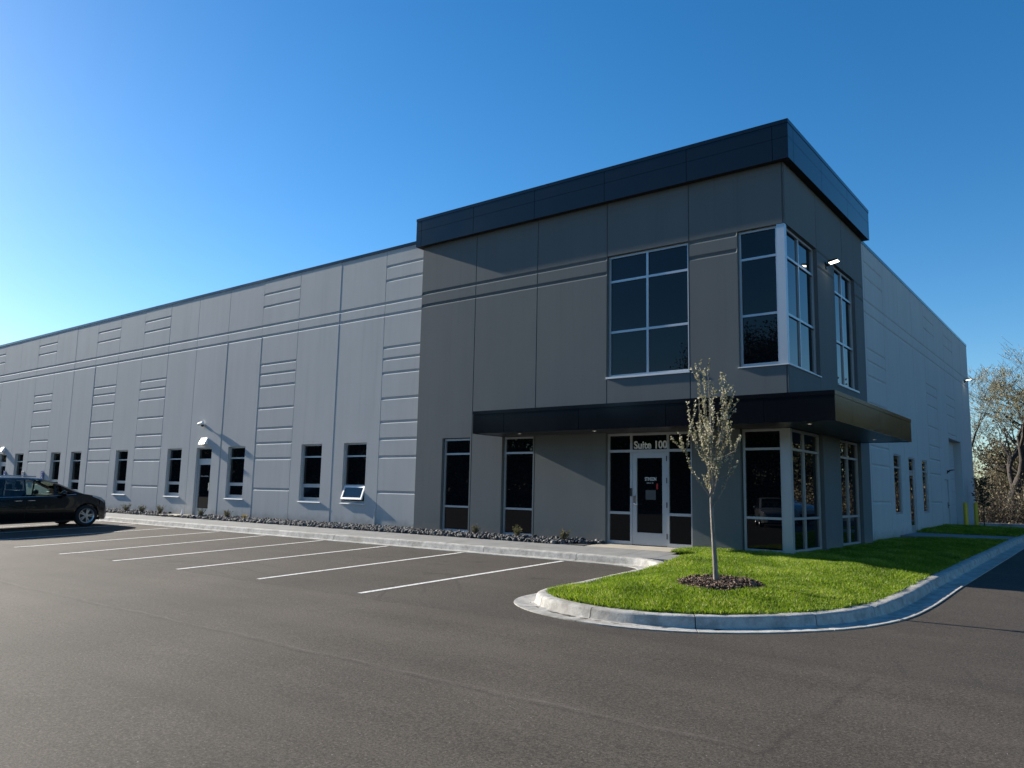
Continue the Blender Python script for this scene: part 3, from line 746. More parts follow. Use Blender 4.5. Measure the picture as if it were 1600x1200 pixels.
def window(fm, a, b, z0, z1, us, zs, w=.05, sill=None, d0=0., d1=.06):
    mb = MB(); frame_bars(mb, fm, a, b, z0, z1, us, zs, w, d0, d1)
    o = mb.build('window', M['alum'], bld); grid_panes(o, fm, a, b, z0, z1, us, zs, w)
    if sill:
        m2 = MB(); p = fm(a - .02, -sill, z0 - .045); q = fm(b + .02, .08, z0 + .0); m2.box(p[0], q[0], p[1], q[1], p[2], q[2]); m2.build('sill', M['sill'], o)
    return o
fmS = lambda u, d, z: (-REC - d, u, z)          # tower side
window(fmF, J3 + .005, J4 - .025, UB, UT - .005, [-3.312], [U1, U2], .055, .115)
# corner windows wrap round a metal corner post
def corner_window(zb, zt, zs, w, post, sill):
    mb = MB(); frame_bars(mb, fmF, CL + .005, -post, zb, zt, [], zs, w)
    frame_bars(mb, fmS, .141, SA - .005, zb, zt, [1.12], zs, w)
    mb.box(-post, -.012, .012, .10, zb - .02, zt); mb.box(-.13, -.012, .1001, .14, zb - .02, zt)
    o = mb.build('corner_window', M['alum'], bld)
    grid_panes(o, fmF, CL + .005, -post, zb, zt, [], zs, w); grid_panes(o, fmS, .141, SA - .005, zb, zt, [1.12], zs, w)
    if sill:
        m2 = MB(); m2.box(CL - .02, .03, -.03, .12, zb - .045, zb - .022); m2.box(-.12, .03, .121, SA + .02, zb - .045, zb - .022); m2.build('sill', M['sill'], o)
    return o
corner_window(UB, UT - .005, [U1, U2], .05, .185, True)
corner_window(.05, GT, [G1, G2], .05, .20, False)
window(fmS, SB + .005, SC - .005, UB, UT - .005, [4.52], [U1, U2], .05, .115)
window(fmS, SB, SC, .05, GT, [4.52], [G1, G2], .05)
window(fmF, -9.70, -8.71, GB + .005, GT, [], [G1, G2], .05, .06)
window(fmF, -7.55, -6.565, GB + .005, GT, [], [G1, G2], .05, .06)

# storefront
mb = MB(); a, b = -4.39, -2.195; dl, dr = -3.725, -2.835; w = .055
def bar(mb, u0, u1, z0, z1, d0=0., d1=.07): mb.box(u0, u1, REC + d0, REC + d1, z0, z1)
bar(mb, a, a + w, .02, GT); bar(mb, b - w, b, .02, GT); bar(mb, a + w, b - w, GT - w, GT)
bar(mb, dl - w, dl, .02, GT - w); bar(mb, dr, dr + w, .02, GT - w)
bar(mb, a + w, dl - w, G1 - .03, G1 + .03); bar(mb, dl, dr, G1 - .03, G1 + .03); bar(mb, dr + w, b - w, G1 - .03, G1 + .03)
for (p, q) in ((a + w, dl - w), (dr + w, b - w)): bar(mb, p, q, G2 - .03, G2 + .03); bar(mb, p, q, .02, .10)
sf = mb.build('storefront', M['alum'], bld)
for (p, q) in ((a + w, dl - w), (dr + w, b - w)):
    for (z0, z1) in ((.10, G2 - .03), (G2 + .03, G1 - .03), (G1 + .03, GT - w)): pane(sf, fmF, p + .001, q - .001, z0 + .001, z1 - .001)
pane(sf, fmF, dl + .001, dr - .001, G1 + .031, GT - w - .001)
for word, uu, ww in (('Suite', dl + .03, .455), ('100', dl + .555, .295)):
    tx = text_mesh('lettering', word, .245, M['text'], sf, .0075)
    bpy.context.view_layer.update(); tx.scale = (ww / tx.dimensions.x, 1., 1.); tx.rotation_euler = (PI / 2, 0, 0); tx.location = (uu, REC + .030, G1 + .055)
# entrance door
mb = MB(); z0, z1 = .03, G1 - .034; s = .115; u0, u1 = dl + .004, dr - .004
for (p, q, c_, d_) in ((u0, u0 + s, z0, z1), (u1 - s, u1, z0, z1), (u0 + s, u1 - s, z1 - .13, z1), (u0 + s, u1 - s, z0, z0 + .28)): mb.box(p, q, REC + .006, REC + .055, c_, d_)
ed = mb.build('entrance_door', M['alum'], bld)
pane(ed, fmF, u0 + s + .001, u1 - s - .001, z0 + .281, z1 - .131, name='door_glass')
mb = MB(); mb.box(u0 + .03, u0 + .10, REC - .012, REC + .006, .93, 1.14); mb.tube([(u0 + .045, REC - .012, .96), (u0 + .045, REC - .055, .96), (u0 + .10, REC - .06, .95), (u0 + .17, REC - .055, .95)], .011, 8, cap=True)
mb.build('lever_handle', M['chrome'], ed)
mb = MB(); mb.box(dl - .05, dl - .005, REC - .02, REC, 1.13, 1.32); mb.build('card_reader', M['black'], sf)
for z in (.25, .95, 1.5, 2.0):
    mb = MB(); mb.tube([(dr - .002, REC - .004, z - .06), (dr - .002, REC - .004, z + .06)], .012, 8, cap=True); mb.build('hinge', M['black'], ed)
def decal_text(body, size, u, z, width, parent, mat='text', bold=.002, y=REC + .031):
    o = text_mesh('lettering', body, size, M[mat], parent, bold, .0008)
    bpy.context.view_layer.update(); o.scale = (width / o.dimensions.x, 1, 1); o.rotation_euler = (PI / 2, 0, 0); o.location = (u, y, z); return o
decal_text('STINSON', .115, -3.41, 1.495, .29, ed, 'text', .0012)
def small_print(u, z, w, h, words, parent, y):
    q = random.Random(3); x = u; n = sum(words) + len(words); st = w / n
    for k in words:
        mb = MB(); mb.box(x, x + st * (k - .2), y - .0004, y, z, z + h * .06)
        for i in range(k): mb.box(x, x + st * q.uniform(.55, .8), y - .0008, y, z, z + h * q.choice((.7, .7, 1.))); x += st
        x += st; mb.build('small_print', M['text_dim'], parent)
small_print(-3.36, 1.425, .19, .036, (6, 2), ed, REC + .034)
decal_text('www. stinson .com', .03, -3.40, 1.36, .24, ed, 'text_dim', 0) if False else None
mb = MB(); mb.box(-3.115, -3.075, REC + .028, REC + .0335, 1.30, 1.43); mb.build('red_sticker', M['red'], ed)
mb = MB(); mb.box(-3.39, -3.13, REC + .028, REC + .0335, 1.06, 1.28); mb.build('notice', M['paper'], ed)

# light wall windows (fixed lights over a hopper sash)
for k, (a, b) in enumerate(fwin):
    z0, z1, zt, zh = W_S + .005, W_H, 2.181, 1.262; w = .05
    mb = MB(); frame_bars(mb, fmL, a + .003, b - .003, z0, z1, [], [zt, zh], w)
    o = mb.build('window', M['alum'], bld)
    pane(o, fmL, a + .05, b - .05, zt + .024, z1 - .048); pane(o, fmL, a + .05, b - .05, zh + .024, zt - .024)
    m2 = MB(); u0, u1 = a - .045, b + .045; pr = [(-.035, W_S - .055), (-.035, W_S - .04), (.084, W_S + .012), (.13, W_S + .012), (.13, W_S - .055)]
    m2.poly([(u0, YL + p[0], p[1]) for p in pr]); m2.poly([(u1, YL + p[0], p[1]) for p in pr[::-1]])
    for q in range(5): p, p2 = pr[q], pr[(q + 1) % 5]; m2.quad((u0, YL + p[0], p[1]), (u1, YL + p[0], p[1]), (u1, YL + p2[0], p2[1]), (u0, YL + p2[0], p2[1]))
    m2.build('sill', M['sill'], o)
    sm = MB(); sa, sb, sz0, sz1 = a + .056, b - .056, z0 + .055, zh - .03; sw = .055
    for (p, q, c_, d_) in ((sa, sa + sw, sz0, sz1), (sb - sw, sb, sz0, sz1), (sa + sw, sb - sw, sz0, sz0 + sw), (sa + sw, sb - sw, sz1 - sw, sz1)):
        sm.box(p, q, -.028, .022, c_ - sz1, d_ - sz1)
    sash = sm.build('sash', M['alum'] if k else M['sill'], o)  # open sash takes the paler sill metal, its sunlit brightness put into the colour
    gm = MB(); gm.box(sa + sw - .002, sb - sw + .002, -.004, .008, sz0 + sw - sz1 - .002, -sw + .002)
    gl = gm.build('pane', M['glass' if k == 0 else 'glass_low'], o)
    for q in (sash, gl):
        q.location = (0, YL + .112, sz1)
        if k == 0: q.rotation_euler = (R(-19), 0, 0); q.location = (0, YL + .085, sz1 + .01)
    if k == 0:
        sash['label'] = 'bright hopper sash tilted open'
        dk = MB(); dk.box(sa, sb, YL + .15, YL + .16, sz0, sz1); dk.build('sash_backing', M['black'], o)  # opaque black sheet filling the opening behind the open sash
# light wall doors
for k, (a, b) in enumerate(fdoor):
    mb = MB(); frame_bars(mb, fmL, a + .003, b - .003, .04, W_H, [], [2.15], .05)
    mb.box(a + .053, b - .053, YL + .087, YL + .145, 2.06, 2.12)
    o = mb.build('door', M['alum'], bld)
    pane(o, fmL, a + .05, b - .05, 2.176, W_H - .05)
    lf = MB(); z0, z1 = .05, 2.055; s = .095; u0, u1 = a + .057, b - .057
    for (p, q, c_, d_) in ((u0, u0 + s, z0, z1), (u1 - s, u1, z0, z1), (u0 + s, u1 - s, z1 - .11, z1), (u0 + s, u1 - s, z0, z0 + .25)): lf.box(p, q, YL + .09, YL + .14, c_, d_)
    lf.build('door_leaf', M['alum'], o)
    pane(o, fmL, u0 + s + .001, u1 - s - .001, z0 + .251, z1 - .111, name='door_glass')
    hb = MB(); hx = u1 - .05; hb.tube([(hx, YL + .09, .98), (hx - .0, YL + .03, .98), (hx, YL + .03, 1.26), (hx, YL + .09, 1.26)], .013, 8); hb.build('pull_handle', M['chrome'], o)
    if k == 0: small_print(a + .22, 1.49, .6, .05, (12,), o, YL + .119)
# side wall openings
fmR = lambda u, d, z: (XR - .018 - d, u, z)
for (a, b) in swin: window(fmR, a + .003, b - .003, .735, W_H, [], [2.181], .05, None, 0., .045); 
mb = MB(); frame_bars(mb, fmR, 12.625, 13.615, .05, W_H, [], [2.13], .055)
o = mb.build('door', M['alum'], bld); pane(o, fmR, 12.68, 13.56, 2.16, W_H - .05)
lf = MB()
for (p, q, c_, d_) in ((12.685, 12.79, .06, 2.095), (13.45, 13.555, .06, 2.095), (12.79, 13.45, 1.98, 2.095), (12.79, 13.45, .06, .33)): lf.box(XR - .072, XR - .03, p, q, c_, d_)
lf.build('door_leaf', M['alum'], o); pane(o, fmR, 12.791, 13.449, .331, 1.979, name='door_glass')
hb = MB(); hb.tube([(XR - .035, 12.74, .98), (XR + .03, 12.74, .98), (XR + .03, 12.74, 1.22), (XR - .035, 12.74, 1.22)], .014, 8); hb.build('pull_handle', M['black'], o)
mb = MB(); mb.box(XR - .078, XR - .045, 19.14, 20.02, -.05, 1.99); o = mb.build('metal_door', M['light_wall'], bld)
hb = MB(); hb.box(XR - .045, XR - .03, 19.86, 19.95, .86, 1.1); hb.tube([(XR - .03, 19.9, .98), (XR + .02, 19.9, .98), (XR + .02, 19.78, .98)], .014, 8, cap=True); hb.build('lever_handle', M['black'], o)
for z in (.2, 1.0, 1.75):
    hb = MB(); hb.tube([(XR - .04, 19.16, z - .06), (XR - .04, 19.16, z + .06)], .015, 8, cap=True); hb.build('hinge', M['black'], o)
mb = MB()
for k in range(7):
    z0 = -.09 + k * .55; mb.box(XR - .34, XR - .30, 20.63, 23.65, z0 + .004, min(3.745, z0 + .546))
    for q in (.18, .36): mb.box(XR - .3, XR - .294, 20.63, 23.65, z0 + q, z0 + q + .03)
o = mb.build('overhead_door', M['light_wall'], bld)
# pipe stub at wall joint
mb = MB(); mb.box(J[1] - .10, J[1] - .04, YL - .014, YL + .004, -.02, .56); mb.build('conduit_cover', M['alum'], bld)

# ------------------------------------------------------------------ wall fixtures
def hood_light(x, label):
    e = empty('wall_light', (x, YL, 2.72), label, 'wall light', 'hooded wall lights over the front doors')
    mb = MB(); w, d, h = .20, .16, .24
    P_ = [(-w, 0, 0), (w, 0, 0), (w, -d, 0), (-w, -d, 0), (-w, 0, h), (w, 0, h), (w, -.035, h), (-w, -.035, h)]
    for f in ((0, 3, 2, 1), (4, 5, 6, 7), (3, 7, 6, 2), (0, 4, 7, 3), (1, 2, 6, 5)): mb.poly([P_[k] for k in f])
    mb.build('hood', M['white'], e)
    mb = MB(); mb.box(-w + .03, w - .03, -d + .02, -.02, -.012, -.001); mb.build('lens', M['sill'], e)
    return e
hood_light(-22.3, 'white wedge hood light over the nearer glass door in the grey wall')
hood_light(-41.95, 'white wedge hood light over the farther glass door in the grey wall')
def camera_thing(x, z):
    e = empty('security_camera', (x, YL, z), 'small white security camera high on the grey wall above the glass door', 'security camera')
    mb = MB(); mb.lathe([(0, 0), (.06, 0), (.06, -.03), (.02, -.035), (.02, -.13), (0, -.13)], (0, 0, 0), 'y', 14); mb.build('bracket', M['white'], e)
    mb = MB(); mb.tube([(-.16, -.13, .03), (.11, -.12, .075)], [.062, .062], 12, cap=True); mb.build('camera_body', M['white'], e)
    mb = MB(); mb.tube([(-.168, -.1302, .0285), (-.158, -.13, .03)], [.045, .045], 12, cap=True); mb.build('camera_lens', M['black'], e)
    mb = MB(); mb.lathe([(0, .0), (.05, .0), (.055, -.05), (.035, -.09), (0, -.1)], (.06, -.1, .02), 'z', 12); mb.build('dome', M['black'], e)
camera_thing(-22.45, 3.46)
def flood(loc, rz, label, lit):
    e = empty('flood_light', loc, label, 'flood light', 'flood lights on the side of the building', rz)
    # local: +x is out of the wall
    mb = MB(); mb.box(0, .04, -.09, .09, -.12, .12); mb.box(.04, .16, -.05, .05, -.03, .05); mb.build('wall_bracket', M['black'], e)
    mb = MB(); P_ = [(.1, .05), (.46, .12), (.46, .17), (.14, .14)]
    for y in (-.16, .16): mb.poly([(p[0], y, p[1]) for p in (P_ if y < 0 else P_[::-1])])
    for k in range(4):
        a, b = P_[k], P_[(k + 1) % 4]; mb.quad((a[0], -.16, a[1]), (a[0], .16, a[1]), (b[0], .16, b[1]), (b[0], -.16, b[1]))
    mb.build('lamp_head', M['black'], e)
    mb = MB(); mb.quad((.14, -.14, .053), (.14, .14, .053), (.45, .14, .113), (.45, -.14, .113)); mb.build('lens', M['led'] if lit else M['sill'], e)
    e.scale = (.66, .66, .66)
    return e
flood((0.0, 2.91, 6.75), 0, 'lit flood light between the two upper windows on the dark corner', True)
flood((XR, 25.65, 6.75), 0, 'lit flood light at the far end of the pale side wall', True)
fl = flood((XR, 19.85, 2.32), 0, 'small unlit lamp above the grey metal side door', False); fl.scale = (.55, .7, .55)

# wall signs
def wall_sign(x, z, mat, label, kind):
    e = empty('parking_sign', (x, YL, z), label, 'sign', 'parking signs on the grey wall')
    mb = MB(); mb.box(-.15, .15, -.055, -.045, -.23, .23); mb.build('sign_plate', M[mat], e)
    mb = MB(); mb.box(-.02, .02, -.045, 0, -.2, .2); mb.build('bracket', M['alum'], e)
    mb = MB()
    if kind == 'p':
        mb.lathe([(.085, -.058), (.115, -.058), (.115, -.0555), (.085, -.0555), (.085, -.058)], (0, 0, .08), 'y', 20, 0)
        mb.box(-.09, .09, -.058, -.0555, -.16, -.12)
        mb.build('symbol', M['red'], e)
        t_ = text_mesh('lettering', 'P', .16, M['black'], e, .003, .001, 'CENTER'); t_.rotation_euler = (PI / 2, 0, 0); t_.location = (0, -.0575, .025)
    else:
        mb.tube([(-.005, -.057, .14), (-.005, -.057, .03), (.05, -.057, .03), (.075, -.057, -.06), (.1, -.057, -.05)], .012, 5)
        mb.lathe([(.062, -.058), (.082, -.058), (.082, -.0555), (.062, -.0555), (.062, -.058)], (-.01, 0, -.02), 'y', 18)
        mb.lathe([(0, -.058), (.024, -.058), (.024, -.0555)], (-.005, 0, .17), 'y', 12)
        mb.build('symbol', M['white'], e)
    return e
wall_sign(-36.62, 1.47, 'blue', 'blue accessible parking sign on the ribbed panel, nearest the van hood', 'a')
wall_sign(-38.95, 1.47, 'white', 'white and red no parking sign on the grey wall above the van', 'p')
wall_sign(-41.3, 1.47, 'blue', 'blue accessible parking sign beside the far glass door at the left edge', 'a')

# white marker in rocks
e = empty('cleanout_marker', (-23.05, -.05, .03), 'small white pointed marker standing in the rocks beside the grey wall door', 'marker')
mb = MB(); mb.lathe([(0, 0), (.045, .0), (.05, .06), (.03, .09), (.022, .17), (.008, .22), (0, .23)], (0, 0, 0), n=12); mb.build('marker_body', M['white'], e, True)

# bollards
def bollard(x, y, label):
    e = empty('bollard', (x, y, 0), label, 'bollard', 'yellow bollards by the overhead door')
    mb = MB(); mb.lathe([(.085, -.1), (.085, 1.04), (.075, 1.075), (.05, 1.1), (0, 1.11)], (0, 0, 0), n=18); mb.build('post', M['yellow'], e, True)
bollard(.23, 20.3, 'yellow bollard at the near jamb of the overhead door')
bollard(.1, 24.1, 'yellow bollard at the far corner, beside the dark sapling')

# ------------------------------------------------------------------ plants
def shrub(x, y, z, h, leafmat, seed, label, name='shrub', cat='shrub', group='small plants in the rock bed', straw=False):
    rr = random.Random(seed); e = empty(name, (x, y, z), label, cat, group)
    st, lf = MB(), MB()
    for k in range(26 if not straw else 60):
        a = rr.uniform(0, 2 * PI); sp = rr.uniform(.1, .75); d = Vector((math.cos(a) * sp, math.sin(a) * sp, 1)); d.normalize()
        L = h * rr.uniform(.6, 1.1)
        if straw:
            mid = d * L * .6; tip = mid + Vector((math.cos(a), math.sin(a), .2)) * L * .4
            w = Vector((-math.sin(a), math.cos(a), 0)) * .006
            lf.quad(tuple(-w), tuple(w), tuple(mid + w), tuple(mid - w), 0, rr.uniform(.05, 1)); lf.poly([tuple(mid - w), tuple(mid + w), tuple(tip)], 0, rr.uniform(.05, 1)); continue
        pts = [d * L * t + Vector((rr.uniform(-.02, .02), rr.uniform(-.02, .02), 0)) for t in (0, .5, 1)]
        st.tube(pts, [.005, .004, .002], 4)
        for q in range(12):
            t = rr.uniform(.3, 1.); p = d * L * t
            lf.leaf(p, (rr.uniform(-1, 1), rr.uniform(-1, 1), rr.uniform(-.2, 1)), rr.uniform(.03, .06), rr.uniform(.012, .025), 0, rr.uniform(.05, 1))
    if st.f: st.build('stem', M['twig'], e)
    lf.build('foliage', M[leafmat], e)
PL = [(-8.12, -.35, .33, 'shrub_leaf', 'leafy shrub in the rocks right of the first dark tower window'),
      (-6.72, -.38, .36, 'shrub_leaf', 'round shrub in front of the second tower window sill'),
      (-5.3, -.4, .36, 'shrub_leaf', 'shrub at the end of the rocks nearest the suite entrance'),
      (-21.15, -.4, .36, 'shrub_leaf', 'brown shrub just right of the grey wall door landing'),
      (-19.62, -.3, .36, 'shrub_leaf', 'dark twiggy shrub below the window right of the grey wall door'),
      (-24.2, -.3, .42, 'shrub_leaf', 'bushy shrub just left of the grey wall door landing'),
      (-25.5, -.35, .38, 'shrub_leaf', 'spreading shrub midway between the van and the grey wall door'),
      (-26.8, -.35, .40, 'shrub_leaf', 'shrub in the rocks nearest the van hood')]
for k, (x, y, h, m_, lb) in enumerate(PL): shrub(x, y, .03, h * .82, m_, 30 + k, lb)
shrub(-18.5, -.35, .03, .3, 'straw_leaf', 60, 'yellow straw coloured grass tuft in the rocks', 'grass_tuft', 'grass tuft', straw=True)

def sapling(x, y, z, label):
    e = empty('young_tree', (x, y, z), label, 'tree'); e.scale = (1.06, 1.06, 1.085); rr = random.Random(19)
    tr, br, lf = MB(), MB(), MB()
    trunk = [(0, 0, -.05), (-.012, .0, .3), (-.03, .0, .62), (-.05, .005, .93), (-.055, .0, 1.2), (-.03, 0, 1.5), (-.04, .0, 1.9), (-.05, 0, 2.4), (-.08, 0, 2.9)]
    tr.tube(trunk, [.04, .033, .03, .027, .022, .017, .013, .009, .003], 9)
    def leafy(pts, dens, lo=.25):
        for k in range(len(pts) - 1):
            a, b = Vector(pts[k]), Vector(pts[k + 1]); L = (b - a).length
            for q in range(int(L * dens)):
                t = rr.random(); p = a.lerp(b, t)
                if p.z < lo: continue
                for r_ in range(rr.choice((1, 2, 3))):
                    d = Vector((rr.uniform(-1, 1), rr.uniform(-1, 1), rr.uniform(-.3, 1.2))); lf.leaf(p, d, rr.uniform(.02, .042), rr.uniform(.014, .028), 0, rr.random())
    nb = 17
    for k in range(nb):
        h0 = 1.0 + .75 * (k / nb) ** 1.2; a = k * 2.39996 + rr.uniform(-.3, .3)
        spread = rr.uniform(.14, .36) * (1 - .25 * k / nb); top = rr.uniform(2.15, 2.95) if k > 2 else rr.uniform(2.0, 2.4)
        if k in (6, 9): top = 3.12
        base = Vector((-.05, 0, h0)); pts = [base]
        for t in (.16, .36, .6, .82, 1.):
            r_ = spread * min(1., (t * 1.9) ** .75) * (1 - .18 * max(0, t - .6) / .4); zz = h0 + (top - h0) * t
            pts.append(Vector((-.05 + math.cos(a) * r_ + rr.uniform(-.015, .015), math.sin(a) * r_ + rr.uniform(-.015, .015), zz)))
        br.tube(pts, [.012, .010, .008, .006, .004, .002], 5)
        leafy(pts[1:], 74, 1.25)
        for q in range(4):
            i = rr.randint(1, 4); p = pts[i]; d = Vector((math.cos(a) * .6 + rr.uniform(-.6, .6), math.sin(a) * .6 + rr.uniform(-.6, .6), rr.uniform(.7, 1.5))); d.normalize()
            L = rr.uniform(.12, .34); pp = [p, p + d * L * .5, p + d * L + Vector((0, 0, .04))]; br.tube(pp, [.005, .0035, .0015], 4); leafy(pp, 80, 1.25)
    for (dx, h0, ex, ez) in ((-.05, 1.9, -.34, 2.06), (.0, 1.75, .40, 1.98), (0, 1.5, .36, 1.62)):
        pp = [Vector((dx, 0, h0 - .1)), Vector((ex * .8, -.03, (h0 + ez) / 2 - .08)), Vector((ex, -.04, ez))]; br.tube(pp, [.005, .004, .002], 4); leafy(pp[1:], 50, 1.)
    tr.build('trunk', M['sapling_bark'], e, True); br.build('branches', M['sapling_bark'], e); lf.build('crown', M['sapling_leaf'], e)
sapling(.5, -4.98, float(zg(.5, -4.98)) + KH + .1, 'slender young tree with pale budding leaves in the mulch ring on the lawn')

def dark_sapling(x, y, z, label):
    e = empty('dark_sapling', (x, y, z), label, 'tree'); rr = random.Random(8); tr, lf = MB(), MB()
    tr.tube([(0, 0, -.05), (.01, 0, .6), (-.01, 0, 1.3), (0, 0, 2.2)], [.03, .025, .018, .004], 7)
    for k in range(14):
        a = k * 2.4; h = .95 + k * .085; L = rr.uniform(.25, .48); d = Vector((math.cos(a), math.sin(a), .5)); d.normalize()
        p0 = Vector((0, 0, h)); pts = [p0, p0 + d * L * .5, p0 + d * L]; tr.tube(pts, [.01, .007, .003], 4)
        for q in range(46):
            p = p0 + d * L * rr.uniform(.1, 1.1) + Vector((rr.gauss(0, .05), rr.gauss(0, .05), rr.gauss(0, .05))); lf.leaf(p, (rr.uniform(-1, 1), rr.uniform(-1, 1), rr.uniform(-1, .5)), rr.uniform(.06, .12), rr.uniform(.04, .08), 0, rr.uniform(.05, 1))
    tr.build('trunk', M['twig'], e); lf.build('crown', M['dark_leaf'], e)
dark_sapling(.33, 24.6, .02, 'small dark leafy sapling beside the yellow bollards')

def big_tree(x, y, z, H, seed, label, spread=.5, lean=0., leafn=3, rad=.3):
    e = empty('budding_tree', (x, y, z), label, 'tree', 'budding trees beyond the rear kerb'); rr = random.Random(seed); tr, tw, lf = MB(), MB(), MB()
    def grow(p, d, L, r, dep):
        n = 4; pts = [p.copy()]; rads = [r]
        for k in range(n):
            d = d + Vector((rr.gauss(0, .13), rr.gauss(0, .13), rr.gauss(.02, .08))); d.normalize(); p = p + d * (L / n); pts.append(p.copy()); rads.append(r * (1 - .42 * (k + 1) / n))
        (tr if dep < 3 else tw).tube(pts, rads, 8 if dep < 2 else (5 if dep < 4 else 3))
        if dep >= 6 or p.z > H * 1.0:
            for q in range(2):
                a = rr.uniform(0, 6.28); e_ = pts[rr.randint(1, n)]; dd = Vector((d.x * .6 + math.cos(a) * .7, d.y * .6 + math.sin(a) * .7, d.z * .6 + .3)) * L * .8
                tw.tube([e_, e_ + dd * .55, e_ + dd + Vector((0, 0, .05))], [.008, .006, .003], 3)
                for q2 in range(2): lf.leaf(e_ + dd * rr.uniform(.3, 1), (rr.uniform(-1, 1), rr.uniform(-1, 1), rr.uniform(-.6, 1)), rr.uniform(.05, .11), rr.uniform(.03, .06), 0, rr.uniform(.02, 1))
            for q in range(leafn):
                t = rr.random(); pp = pts[rr.randint(1, n)]
                lf.leaf(pp + Vector((rr.gauss(0, .035), rr.gauss(0, .035), rr.gauss(0, .035))), (rr.uniform(-1, 1), rr.uniform(-1, 1), rr.uniform(-.6, 1)), rr.uniform(.05, .11), rr.uniform(.03, .06), 0, rr.uniform(.02, 1))
            return
        nb = rr.choice((2, 3, 3, 3)) if dep else 4
        for k in range(nb):
            a = rr.uniform(0, 2 * PI); sp = rr.uniform(.28, .85) * spread * 2
            i = n if k == 0 else rr.randint(2, n)
            u = d.cross(Vector((.3, .7, .2))); u.normalize(); v = d.cross(u); nd = d + (u * math.cos(a) + v * math.sin(a)) * sp; nd.z += .12; nd.normalize()
            grow(pts[i], nd, L * rr.uniform(.62, .86), rads[i] * rr.uniform(.55, .8), dep + 1)
    grow(Vector((0, 0, -.2)), Vector((lean, 0, 1)).normalized(), H * .235, rad, 0)
    tr.build('trunk', M['bark'], e, True); tw.build('branches', M['bark'], e); lf.build('crown', M['bud_leaf'], e)
big_tree(.15, 38.5, 0, 14.5, 3, 'tall budding tree with thick forked trunk just right of the far building corner', .5, -.06, 9, .40)
big_tree(-1.6, 44, 0, 15.5, 5, 'slimmer budding tree partly hidden behind the far building corner', .5, .0, 9, .24)
big_tree(3.3, 43, 0, 16, 12, 'budding tree leaning in at the right edge of the photo', .5, -.1, 9, .36)
# brush behind the rear kerb
mb, lf = MB(), MB(); rr = random.Random(77)
for k in range(5200):
    x = rr.uniform(-7, 26); y = rr.uniform(31, 52) if rr.random() < .8 else rr.uniform(29.5, 33)
    h = rr.uniform(.6, 2.2) + max(0, (y - 31)) * rr.uniform(.02, .2); d = Vector((rr.gauss(0, .35), rr.gauss(0, .35), 1)); d.normalize()
    p = Vector((x, y, 0)); pts = [p]
    for q in range(3): d = d + Vector((rr.gauss(0, .22), rr.gauss(0, .22), rr.gauss(0, .1))); d.normalize(); p = p + d * h / 3; pts.append(p)
    mb.tube(pts, [.022, .016, .011, .005], 3, 0, .5)
    for q in range(7):
        pp = pts[rr.randint(1, 3)] + Vector((rr.gauss(0, .25), rr.gauss(0, .25), rr.gauss(0, .2)))
        lf.leaf(pp, (rr.uniform(-1, 1), rr.uniform(-1, 1), rr.uniform(-.6, 1)), rr.uniform(.08, .2), rr.uniform(.05, .12), 1, rr.uniform(.02, 1))
off = len(mb.v); mb.v += lf.v; mb.f += [tuple(i + off for i in f) for f in lf.f]; mb.m += lf.m; mb.tone += lf.tone
tag(mb.build('underbrush', [M['twig'], M['brush_leaf']]), 'tangled brown and olive underbrush beyond the rear kerb', 'underbrush', kind='stuff')
# far woods: beyond the brush, along the right and across the lot (seen in the glass)
def woods(name, regions, label, seed, mats):
    mb = MB(); rr = random.Random(seed); gg = np.random.default_rng(seed); LV, LT = [], []
    def cloud(c_, sg, n, lo, hi):
        P_ = gg.normal(size=(n, 3)) * np.array(sg) + np.array(c_)
        a = gg.normal(size=(n, 3)); a /= np.linalg.norm(a, axis=1)[:, None]; b = np.cross(a, gg.normal(size=(n, 3))); b /= np.linalg.norm(b, axis=1)[:, None]
        L = gg.uniform(lo, hi, (n, 1)); W = L * .36
        LV.append(np.stack([P_, P_ + a * L * .5 + b * W, P_ + a * L, P_ + a * L * .5 - b * W], 1)); LT.append(gg.uniform(.02, 1, n))
    for (x0, x1, y0, y1, n, hlo, hhi, dn, lf) in regions:
        for k in range(n):
            x, y, H = rr.uniform(x0, x1), rr.uniform(y0, y1), rr.uniform(hlo, hhi); gz = -.5
            mb.tube([(x, y, gz), (x + rr.gauss(0, .3), y + rr.gauss(0, .3), H * .45), (x + rr.gauss(0, .4), y, H * .9)], [.2, .14, .03], 5, 0, .3)
            for q in range(5):
                a = rr.uniform(0, 6.28); z0 = H * rr.uniform(.25, .7); L = H * rr.uniform(.15, .33)
                mb.tube([(x, y, z0), (x + math.cos(a) * L * .6, y + math.sin(a) * L * .6, z0 + L * .6), (x + math.cos(a) * L, y + math.sin(a) * L, z0 + L * 1.3)], [.07, .045, .01], 3, 0, .3)
            for b in range(26 if dn > 300 else 14):
                t = rr.uniform(.0, 1.); wd = .16 * (1 - .75 * max(0, t - .55) / .45); sg = .05 if dn > 300 else .1
                cloud((x + rr.gauss(0, H * wd), y + rr.gauss(0, H * wd * .8), gz + H * t), (H * sg, H * sg, H * sg * .8), dn, lf * .6, lf * 1.4)
            cloud((x, y, .4), (2.2, 1.6, .9), dn * 2, lf * .7, lf * 1.5)
    lv = np.concatenate(LV).reshape(-1, 3); F = np.arange(len(lv)).reshape(-1, 4)
    tv = np.array(mb.v); tf = np.array(mb.f) + len(lv)
    o = np_mesh(name, np.concatenate([lv, tv]), np.concatenate([F, tf]), M[mats], np.concatenate(LT + [np.full(len(tf), .2)]))
    tag(o, label, 'trees', kind='stuff')
woods('far_woods', [(-14, 12, 56, 76, 26, 4.5, 6.5, 170, .2), (14, 20, 43, 60, 4, 8, 11, 60, .3)], 'hazy brown woods behind the budding trees', 21, 'brush_leaf')
